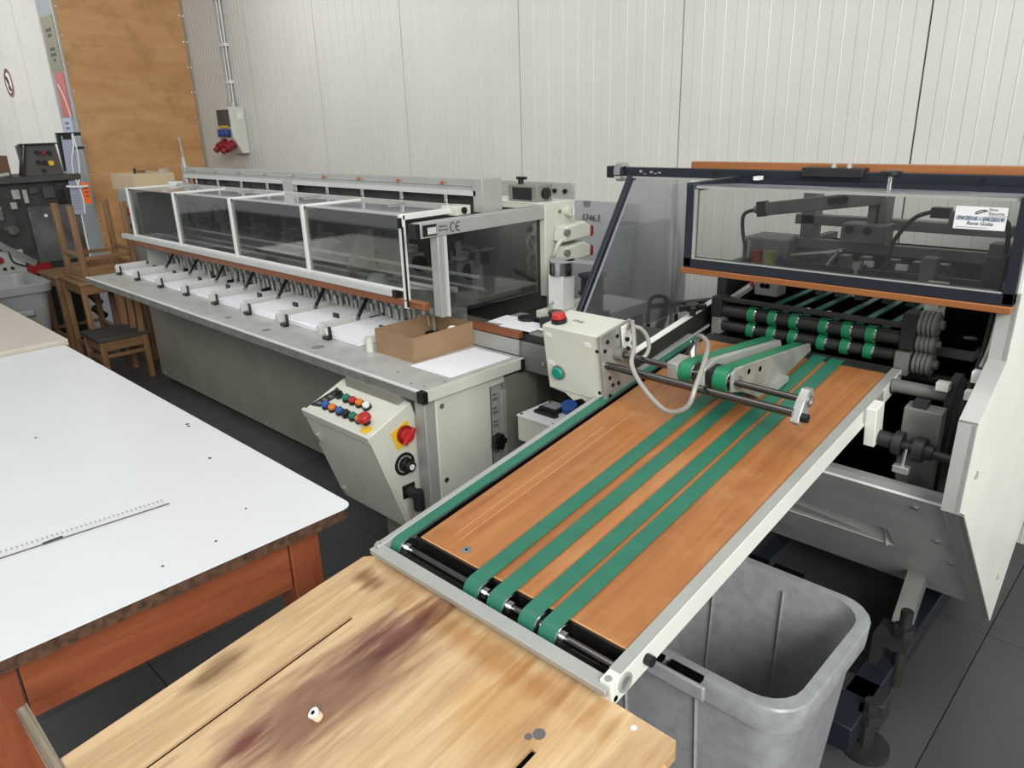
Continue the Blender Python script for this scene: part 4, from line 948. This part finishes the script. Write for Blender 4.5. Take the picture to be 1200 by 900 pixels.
for z, rr in ((1.100, .032), (1.050, .025), (.998, .031)):
    m = MB()
    for k in range(4): m.cyl((-.516 + k * .0105, 1.985, z), (-.5085 + k * .0105, 1.985, z), rr, 26); m.cyl((-.5085 + k * .0105, 1.985, z), (-.5055 + k * .0105, 1.985, z), rr * .86, 22)
    o = m.build('grooved_pulley', 'cast_grey', fm); MB().cyl((-.474, 1.985, z), (-.464, 1.985, z), rr * .38, 12).build('pulley_hub', 'cast_grey', o)
for k, x in enumerate((-.93, -.87, -.81, -.73, -.665, -.60)):
    MB().box(x - .009, x + .009, 1.995, 2.40, 1.069, 1.073).build('thin_green_belt', 'belt_green', fm)
    q = MB().box(x + .016, x + .044, 2.30, 2.34, 1.06, 1.19).build('separator_bracket', 'cast_grey', fm, bev=.002); MB().cyl((x + .03, 2.30, 1.13), (x + .03, 2.295, 1.13), .008, 10).build('bolt', 'black', q)
    MB().box(x + .012, x + .03, 2.05, 2.10, 1.058, 1.066).build('glide', 'chrome', fm)
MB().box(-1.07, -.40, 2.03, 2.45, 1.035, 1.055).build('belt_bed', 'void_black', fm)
MB().box(-.985, -.915, 2.03, 2.09, 1.10, 1.16).build('guide_block', 'cast_grey', fm, bev=.003)
for x in (-.96, -.945): MB().cyl((x, 2.03, 1.13), (x, 2.026, 1.13), .007, 10).build('bolt_hole', 'void_black', fm)
MB().bar((-1.03, 1.99, 1.09), (-.98, 2.12, 1.15), .02, .012).build('guide_arm', 'zinc', fm)
MB().box(-1.005, -.998, 2.04, 2.05, 1.12, 1.19).build('red_marker', 'red', fm)
q = MB().box(-.535, -.488, 2.06, 2.07, 1.10, 1.19).build('arrow_plate', 'pale_green_grey', fm); MB().prism([(-.500, 1.17), (-.494, 1.17), (-.494, 1.145), (-.490, 1.145), (-.499, 1.125), (-.506, 1.145), (-.500, 1.145)], 'Y', 2.057, 2.0598).build('red_arrow', 'red', q)
# brackets, shafts on the right of the conveyor
MB().box(-.505, -.40, 2.04, 2.09, 1.005, 1.045).build('pulley_arm', 'cast_grey', fm, bev=.003); MB().cyl((-.42, 2.06, 1.045), (-.42, 2.06, 1.06), .016, 8).build('arm_bolt', 'black', fm)
MB().cyl((-.525, 1.865, .966), (-.40, 1.865, .966), .0165, 18).build('cross_shaft', 'cast_grey', fm)
MB().cyl((-.57, 2.01, .955), (-.38, 2.01, .955), .014, 14).build('cross_shaft', 'bin_metal_dark', fm)
MB().prism([(1.84, .70), (1.84, .96), (1.87, 1.01), (1.90, 1.015), (1.93, .99), (1.93, .70)], 'X', -.405, -.385).build('bearing_plate', 'bin_metal_dark', fm, bev=.002)
MB().box(-.425, -.398, 1.83, 1.855, .985, 1.005).build('clamp_block', 'pale_green_grey', fm, bev=.001)
MB().prism([(1.76, .80), (1.76, .955), (1.80, .96), (1.80, .70)], 'X', -.465, -.385).build('gear_case', 'cast_grey', fm, bev=.003)
MB().box(-.45, -.42, 1.765, 1.795, .957, .972).build('case_tab', 'bin_metal_dark', fm)
MB().cyl((-.522, 1.74, .875), (-.345, 1.74, .862), .0115, 14).build('adjust_shaft', 'bin_metal_dark', fm)
MB().cyl((-.520, 1.74, .875), (-.468, 1.74, .872), .019, 16).build('shaft_sleeve', 'bin_metal_dark', fm)
MB().cyl((-.468, 1.74, .872), (-.45, 1.74, .871), .029, 18).build('shaft_collar', 'bin_metal_dark', fm); MB().cyl((-.425, 1.74, .869), (-.403, 1.74, .868), .029, 18).cyl((-.403, 1.74, .868), (-.385, 1.74, .867), .018, 16).build('shaft_collar', 'bin_metal_dark', fm)
MB().box(-.455, -.42, 1.70, 1.72, .815, .832).build('lever_pad', 'zinc', fm, bev=.002); MB().cyl((-.437, 1.715, .83), (-.437, 1.725, .868), .005, 8).build('lever_pin', 'chrome', fm)
for k in range(3):
    MB().tube([(-.34, 1.86 + .02 * k, 1.30), (-.345, 1.84 + .02 * k, 1.10), (-.36, 1.80 + .02 * k, .95), (-.37, 1.84 + .03 * k, .82), (-.36, 1.96 + .03 * k, .70)], .006, 6).build('cable', 'black_soft', fm)
MB().tube([(-.33, 1.85, 1.25), (-.332, 1.83, 1.12), (-.335, 1.79, 1.07)], .005, 6).build('cable', 'zinc', fm)
MB().box(-.345, -.327, 1.765, 1.79, 1.04, 1.065).build('terminal', 'label_white', fm); MB().box(-.345, -.327, 1.73, 1.75, 1.01, 1.03).build('terminal', 'label_white', fm)

# glazed hood
YH = 1.78
hood = MB().box(-1.07, -1.046, YH - .012, YH + .012, 1.215, 1.432).box(-1.07, -.296, YH - .012, YH + .012, 1.213, 1.241).box(-.318, -.296, YH - .012, YH + .012, 1.215, 1.432).build('hood_frame', 'navy', fm, bev=.002)
MB().box(-1.046, -1.041, YH - .010, YH + .008, 1.235, 1.420).build('seal', 'aluminium', hood)
MB().box(-1.044, -.320, YH - .013, YH - .011, 1.238, 1.2415).build('seal', 'aluminium', hood)
MB().prism([(YH - .014, 1.197), (YH + .012, 1.197), (YH + .012, 1.213), (YH - .018, 1.213)], 'X', -1.076, -.297).build('wooden_bar', 'wood_orange', hood, bev=.002)
MB().box(-1.046, -.318, YH - .002, YH + .002, 1.239, 1.424).build('front_pane', 'hood_pane', hood, smooth=False)
MB().add([(-1.066, YH, 1.426), (-.30, YH, 1.426), (-.30, 2.02, 1.412), (-1.066, 2.02, 1.412), (-1.066, YH, 1.430), (-.30, YH, 1.430), (-.30, 2.02, 1.416), (-1.066, 2.02, 1.416)],
         [(3, 2, 1, 0), (4, 5, 6, 7), (0, 1, 5, 4), (1, 2, 6, 5), (2, 3, 7, 6), (3, 0, 4, 7)]).build('top_pane', 'top_pane', hood, smooth=False)
MB().box(-1.05, -.31, YH - .004, YH + .002, 1.422, 1.428).build('pane_fold', 'aluminium', hood)
MB().bar((-1.066, YH, 1.424), (-1.066, 2.03, 1.424), .022, .022).build('hood_side_bar', 'navy', hood); MB().bar((-.305, YH, 1.424), (-.305, 2.03, 1.424), .022, .022).build('hood_side_bar', 'navy', hood)
MB().box(-1.07, -.28, 2.02, 2.045, 1.40, 1.428).build('hood_back_bar', 'navy', hood)
MB().cyl((-.607, 1.90, 1.405), (-.607, 1.90, 1.462), .006, 10).build('hood_pin', 'chrome', hood); MB().cyl((-.607, 1.90, 1.456), (-.607, 1.90, 1.468), .024, 16).build('hood_knob', 'black', hood, bev=.003)
MB().box(-1.0, -.985, 2.00, 2.03, 1.428, 1.438).build('clip', 'label_white', hood)
rail = MB().box(-1.49, -.20, 2.05, 2.075, 1.424, 1.452).build('slide_rail', 'navy', fm, bev=.002)
MB().box(-1.49, -.20, 2.048, 2.052, 1.418, 1.4245).build('rail_lip', 'aluminium', rail)
for x in (-1.15, -.80, -.45): MB().cyl((x, 2.05, 1.44), (x, 2.046, 1.44), .005, 8).build('rivet', 'black', rail)
MB().box(-.88, -.72, 2.035, 2.08, 1.438, 1.462).build('rail_carriage', 'black_soft', rail, bev=.002)
for x in (-.80, -.76): MB().cyl((x, 2.05, 1.462), (x, 2.05, 1.474), .007, 8).build('carriage_bolt', 'zinc', rail)
MB().box(-1.25, -.20, 2.085, 2.115, 1.448, 1.470).build('wooden_bar', 'wood_orange', fm, bev=.002)
MB().box(-1.54, -1.505, 2.04, 2.08, 1.418, 1.455).build('rail_buffer', 'black', fm, bev=.003)
MB().ring((-1.50, 2.055, 1.437), (-1.475, 2.055, 1.437), .030, .018, 24).cyl((-1.495, 2.055, 1.437), (-1.48, 2.055, 1.437), .012, 14).build('rail_wheel', 'chrome', fm)
for k, (dx, dz) in enumerate(((-1.415, .002), (-1.40, -.003), (-1.375, .001), (-1.36, -.002), (-1.345, 0))): MB().box(dx, dx + .010, 2.0488, 2.0498, 1.435 + dz, 1.440 + dz * 2).build('worn_sticker', 'sheet_plate', rail, smooth=False)
# side guard with slanted post
XS = -1.45
MB().bar((XS, 2.055, 1.425), (XS, 1.715, .912), .018, .020).build('guard_post', 'navy', fm, bev=.002)
MB().bar((XS + .010, 2.064, 1.418), (XS + .010, 1.724, .905), .003, .008).build('guard_post_edge', 'sheet_plate', fm)
MB().prism([(2.06, 1.42), (1.72, .905), (2.412, .905), (2.412, 1.42)], 'X', XS + .002, XS + .005).build('side_guard_pane', 'side_pane', fm, smooth=False)
MB().bar((XS, 1.72, .915), (XS, 1.98, .80), .016, .016).build('guard_stay', 'navy', fm)
# mechanism inside the hood
hm = MB().box(-1.13, -.98, 2.22, 2.36, 1.12, 1.235).build('casting', 'cast_grey', fm, bev=.006)
MB().box(-1.075, -1.00, 2.185, 2.22, 1.14, 1.20).build('coil_frame', 'zinc', hm); MB().cyl((-1.055, 2.175, 1.135), (-1.055, 2.175, 1.205), .018, 14).build('coil', 'red_dark', hm); MB().cyl((-1.018, 2.175, 1.135), (-1.018, 2.175, 1.205), .018, 14).build('coil', 'resin', hm)
MB().cyl((-1.085, 2.18, 1.13), (-1.085, 2.18, 1.23), .007, 8).build('pin', 'zinc', hm); MB().box(-.99, -.975, 2.18, 2.19, 1.13, 1.19).build('warning_label', 'blue_dark', hm)
MB().bar((-1.07, 2.24, 1.322), (-.735, 2.24, 1.372), .022, .040).build('sensor_beam', 'cast_grey', fm, bev=.002)
MB().bar((-1.095, 2.24, 1.320), (-1.066, 2.24, 1.324), .026, .046).build('connector', 'black', fm); MB().cyl((-1.105, 2.24, 1.318), (-1.09, 2.24, 1.32), .012, 12).build('cable_gland', 'cast_grey', fm)
for k in range(3): MB().cyl((-.865 + .018 * k, 2.228, 1.357 + .003 * k), (-.865 + .018 * k, 2.222, 1.357 + .003 * k), .011, 12).build('beam_hole', 'black', fm)
MB().tube([(-1.105, 2.24, 1.318), (-1.14, 2.235, 1.30), (-1.135, 2.23, 1.24), (-1.10, 2.20, 1.18), (-1.09, 2.18, 1.15)], .006, 7).build('cable', 'black_soft', fm)
MB().box(-.765, -.715, 2.24, 2.30, 1.285, 1.40).build('upright', 'cast_grey', fm, bev=.002); MB().box(-.74, -.735, 2.235, 2.24, 1.285, 1.40).build('upright_groove', 'black', fm)
MB().box(-.82, -.70, 2.20, 2.28, 1.245, 1.300).build('clamp_block', 'cast_grey', fm, bev=.004)
for x in (-.795, -.745): MB().cyl((x, 2.20, 1.283), (x, 2.194, 1.283), .011, 14).build('socket_bolt', 'black', fm)
MB().box(-1.0, -.42, 2.30, 2.34, 1.275, 1.305).build('cross_beam', 'cast_grey', fm, bev=.002)
MB().box(-1.0, -.40, 2.28, 2.31, 1.205, 1.235).build('cross_beam', 'cast_grey', fm, bev=.002)
MB().box(-1.0, -.40, 2.20, 2.22, 1.12, 1.175).build('cross_beam', 'bin_metal_dark', fm, bev=.002)
MB().box(-.98, -.94, 2.30, 2.36, 1.17, 1.40).build('rear_column', 'cast_grey', fm); MB().box(-.46, -.40, 2.28, 2.34, 1.13, 1.26).build('rear_column', 'cast_grey', fm)
MB().box(-.595, -.555, 2.19, 2.23, 1.14, 1.225).build('rear_column', 'cast_grey', fm, bev=.003)
MB().box(-.45, -.34, 2.20, 2.26, 1.10, 1.24).build('corner_casting', 'bin_metal_dark', fm, bev=.004)
for x in (-.43, -.37, -.52): MB().cyl((x, 2.20, 1.19), (x, 2.194, 1.19), .012, 12).build('socket_bolt', 'black', fm)
MB().bar((-.95, 2.19, 1.20), (-.80, 2.19, 1.226), .03, .006).build('bright_guide', 'chrome', fm); MB().bar((-.84, 2.19, 1.18), (-.81, 2.19, 1.225), .03, .006).build('bright_guide', 'zinc', fm)
MB().box(-.74, -.715, 2.185, 2.20, 1.185, 1.20).build('reflector', 'label_white', fm); MB().box(-.655, -.625, 2.185, 2.20, 1.185, 1.20).build('reflector', 'label_white', fm)
MB().cyl((-.752, 2.17, 1.10), (-.752, 2.17, 1.20), .005, 8).cyl((-.752, 2.17, 1.18), (-.752, 2.17, 1.20), .013, 10).build('sensor', 'zinc', fm)
MB().tube([(-.60, 2.24, 1.34), (-.64, 2.23, 1.32), (-.675, 2.21, 1.26), (-.68, 2.19, 1.20), (-.71, 2.18, 1.162), (-.735, 2.18, 1.19)], .006, 7).build('cable', 'black_soft', fm)
MB().box(-.60, -.555, 2.23, 2.26, 1.325, 1.352).build('connector', 'black', fm); MB().box(-.555, -.44, 2.23, 2.26, 1.31, 1.345).build('sensor_body', 'cast_grey', fm, bev=.003)
MB().tube([(-.44, 2.24, 1.33), (-.42, 2.24, 1.32), (-.415, 2.25, 1.27), (-.42, 2.27, 1.24)], .006, 7).build('cable', 'black_soft', fm)
# label stuck on the hood glass
st = MB().box(-.431, -.337, YH - .0045, YH - .0022, 1.363, 1.409).build('service_label', 'label_white', hood, smooth=False)
yy = YH - .0047; FR = lambda x, z: face((x, yy, z), (1, 0, 0), (0, 0, 1))
text('lettering', 'Elmo\nRietschle', .0078, FR(-.3700, 1.4000), 'ink', st, 'LEFT')
text('lettering', 'A Gardner Denver Product', .0030, FR(-.3705, 1.3915), 'ink_grey', st, 'LEFT')
MB().tube([(-.394, yy, 1.397), (-.386, yy, 1.4015), (-.376, yy, 1.4025), (-.372, yy, 1.400)], .0011, 5).tube([(-.393, yy, 1.394), (-.386, yy, 1.397), (-.376, yy, 1.4005)], .0012, 5).build('logo_swoosh', 'ink', st)
MB().box(-.4295, -.3385, yy + .0001, YH - .0044, 1.3805, 1.3895).build('grey_field', 'poster_blue', st, smooth=False)
text('handwriting', '04/2016 - 04/2019', .0112, face((-.384, yy - .0004, 1.3850), (1, 0, -.02), (.02, 0, 1)), 'ink', st, shear=.2)
text('handwriting', 'Rene Golta', .0105, face((-.383, yy - .0004, 1.3752), (1, 0, 0), (0, 0, 1)), 'ink', st, shear=.2)
MB().box(-.427, -.367, yy, YH - .0044, 1.3665, 1.3675).build('print_line', 'ink_grey', st, smooth=False)
# hose arm seen through the side glass
ha = thing('hose_stand', (-1.74, 2.78, 0), 'dark hose arm with dangling hoses behind the side glass', 'stand')
MB().box(-1.88, -1.60, 2.70, 2.88, 0, .64).build('base_box', 'bin_metal_dark', ha, bev=.004)
MB().bar((-1.80, 2.75, .62), (-1.75, 2.79, .84), .03, .04).build('arm', 'cast_grey', ha); MB().cyl((-1.86, 2.77, .79), (-1.55, 2.80, .86), .012, 10).build('pipe', 'brush_dark', ha)
MB().tube([(-1.84, 2.77, .80), (-1.82, 2.765, .84), (-1.76, 2.765, .85), (-1.70, 2.765, .80), (-1.69, 2.765, .65)], .008, 7).build('hose', 'black_soft', ha); MB().cyl((-1.84, 2.765, .66), (-1.84, 2.765, .79), .010, 8).build('nozzle', 'black_soft', ha)

# ================================================================== WOODEN STOOLS on the left
def stool(name, label, x0, x1, y0, y1, h, inverted=False, zb=0, shelf=False, seat='stool_rail', lt=.036, group='wooden stools left of the collator'):
    cx, cy = (x0 + x1) / 2, (y0 + y1) / 2
    t = thing(name, (cx, cy, zb), label, 'stool', group)
    def Z(z): return zb + (h - z if inverted else z)
    def bx_(a, b, c, d, e, f_, nm, m_):
        z0_, z1_ = sorted((Z(e), Z(f_))); MB().box(a, b, c, d, z0_, z1_).build(nm, m_, t, bev=.003)
    bx_(x0 - .01, x1 + .01, y0 - .01, y1 + .01, h - .022, h, 'seat', seat)
    for x in (x0, x1 - lt):
        for y in (y0, y1 - lt): bx_(x, x + lt, y, y + lt, 0, h - .022, 'leg', 'stool_wood')
    for y in (y0 + .006, y1 - .026): bx_(x0 + lt, x1 - lt, y, y + .02, h - .09, h - .022, 'apron', 'stool_rail')
    for x in (x0 + .006, x1 - .026): bx_(x, x + .02, y0 + lt, y1 - lt, h - .09, h - .022, 'apron', 'stool_rail')
    hz = h * .62 if inverted else .16
    for y in (y0 + .008, y1 - .028): bx_(x0 + lt, x1 - lt, y, y + .018, hz, hz + .03, 'stretcher', 'stool_rail')
    for x in (x0 + .008, x1 - .028): bx_(x, x + .018, y0 + lt, y1 - lt, hz + .03, hz + .055, 'stretcher', 'stool_rail')
    return t
stool('wooden_stool', 'wooden stool farthest left beside the grey bin', -6.44, -6.06, 1.49, 1.86, .65)
stool('wooden_stool', 'wooden stool carrying the upturned stool', -6.03, -5.60, 1.515, 1.93, .65)
stool('wooden_stool', 'upturned wooden stool with legs pointing up', -5.99, -5.61, 1.55, 1.92, .51, True, .651)
lowt = stool('low_stool', 'low wooden chair with dark seat beside the collator end', -5.56, -5.22, 1.45, 1.76, .33, seat='brush_dark')
for x in (-5.55, -5.40, -5.25): MB().bar((x + .015, 1.735, .33), (x + .015, 1.75, .70), .04, .025).build('back_slat', 'stool_wood', lowt)
MB().box(-5.55, -5.22, 1.735, 1.765, .66, .70).build('back_rail', 'stool_rail', lowt)

# ================================================================== DARK MACHINE far left
dm = thing('dark_machine', (-7.0, 1.4, 0), 'black old machine with control panel at the far left', 'machine')
MB().prism([(.85, .78), (1.42, .80), (1.56, .62), (1.90, .60), (1.92, 1.28), (.85, 1.28)], 'X', -7.15, -6.62).build('body', 'machine_dark', dm, bev=.006)
MB().box(-7.1, -6.7, .9, 1.85, 0, .62).build('pedestal', 'bin_metal_dark', dm, bev=.006)
MB().box(-6.70, -6.615, 1.0, 1.46, .55, .80).build('pale_cover', 'aluminium', dm, bev=.01)
MB().box(-6.66, -6.60, 1.46, 1.62, .60, .68).build('red_skirt', 'red_dark', dm)
MB().box(-7.2, -6.55, .8, 1.95, 1.28, 1.325).build('bed', 'brush_dark', dm, bev=.004)
for y in (1.0, 1.12, 1.26, 1.40): MB().cyl((-6.62, y, 1.335), (-6.62, y + .09, 1.345), .016, 10).build('shaft', 'aluminium', dm)
pn = MB().prism([(-6.62, 1.325), (-6.56, 1.325), (-6.62, 1.545), (-6.66, 1.545)], 'Y', 1.58, 1.84).build('panel_box', 'brush_dark', dm, bev=.003)
MB().prism([(1.56, 1.325), (1.58, 1.325), (1.62, 1.55), (1.615, 1.55)], 'X', -6.66, -6.55).build('panel_cheek', 'black', pn)
MB().box(-6.67, -6.60, 1.60, 1.85, 1.545, 1.555).build('panel_cap', 'black', pn)
for y, z, m_ in ((1.70, 1.49, 'black'), (1.74, 1.487, 'red_dark'), (1.78, 1.484, 'black'), (1.69, 1.42, 'black'), (1.73, 1.415, 'black'), (1.77, 1.41, 'yellow'), (1.71, 1.36, 'black_soft')):
    xo = -6.56 - .06 * (z - 1.325) / .22 - .002
    MB().cyl((xo, y, z), (xo + .025, y, z), .015 if m_ != 'yellow' else .019, 12).build('control_knob', m_, pn)
MB().box(-6.64, -6.60, 1.86, 2.03, 1.60, 1.625).box(-6.64, -6.60, 1.86, 1.885, 1.34, 1.60).box(-6.64, -6.60, 1.885, 2.03, 1.50, 1.52).box(-6.64, -6.60, 1.93, 1.95, 1.52, 1.60).build('bracket', 'black', dm)
MB().box(-6.60, -6.595, 1.55, 1.90, .68, 1.10).build('glossy_cover', 'cover_grey', dm, bev=.003)
MB().cyl((-6.61, 1.425, .945), (-6.58, 1.425, .945), .035, 18).build('hand_wheel', 'chrome', dm)
for z in (1.11, 1.075, 1.04): MB().cyl((-6.615, 1.37, z), (-6.595, 1.37, z), .018, 12).build('ring_knob', 'chrome', dm)
MB().cyl((-6.60, 1.66, 1.03), (-6.59, 1.66, 1.03), .012, 10).build('bolt', 'label_white', dm)
for y, z, a, b, m_ in ((1.50, 1.20, .05, .07, 'zinc'), (1.56, 1.18, .03, .10, 'aluminium'), (1.62, 1.22, .06, .05, 'brush_dark'), (1.47, 1.12, .04, .05, 'aluminium'), (1.72, 1.20, .08, .09, 'brush_dark'), (1.80, 1.16, .05, .10, 'black'), (1.30, 1.18, .08, .10, 'cast_grey'), (1.30, 1.02, .06, .08, 'cast_grey')):
    MB().box(-6.625, -6.60, y - a / 2, y + a / 2, z - b / 2, z + b / 2).build('fitting', m_, dm, bev=.003)
MB().bar((-6.605, 1.30, .86), (-6.605, 1.52, .68), .02, .05).build('slanted_guard', 'cast_grey', dm)
for y in (1.31, 1.36): MB().cyl((-6.615, y, .67), (-6.60, y, .67), .012, 10).build('button', 'black', dm)
MB().cyl((-6.615, 1.29, .74), (-6.59, 1.29, .74), .025, 14).build('button', 'red_dark', dm)
MB().tube([(-6.60, 1.36, .80), (-6.59, 1.37, .72), (-6.60, 1.43, .68), (-6.60, 1.46, .67)], .006, 6).build('cable', 'black', dm)
for k in range(4): MB().cyl((-6.78 + .05 * k, 1.86, .62 - .12 * k), (-6.68 + .05 * k, 1.90, .50 - .1 * k), .03, 10).build('hose', 'black', dm)
b_ = thing('carton_box', (-6.8, 1.44, 1.326), 'brown carton standing on the dark machine bed', 'carton')
MB().box(-6.92, -6.68, 1.36, 1.52, 1.326, 1.475).build('body', 'carton_brown', b_, bev=.003); MB().box(-6.681, -6.679, 1.44, 1.444, 1.33, 1.47).build('tape', 'carton', b_)
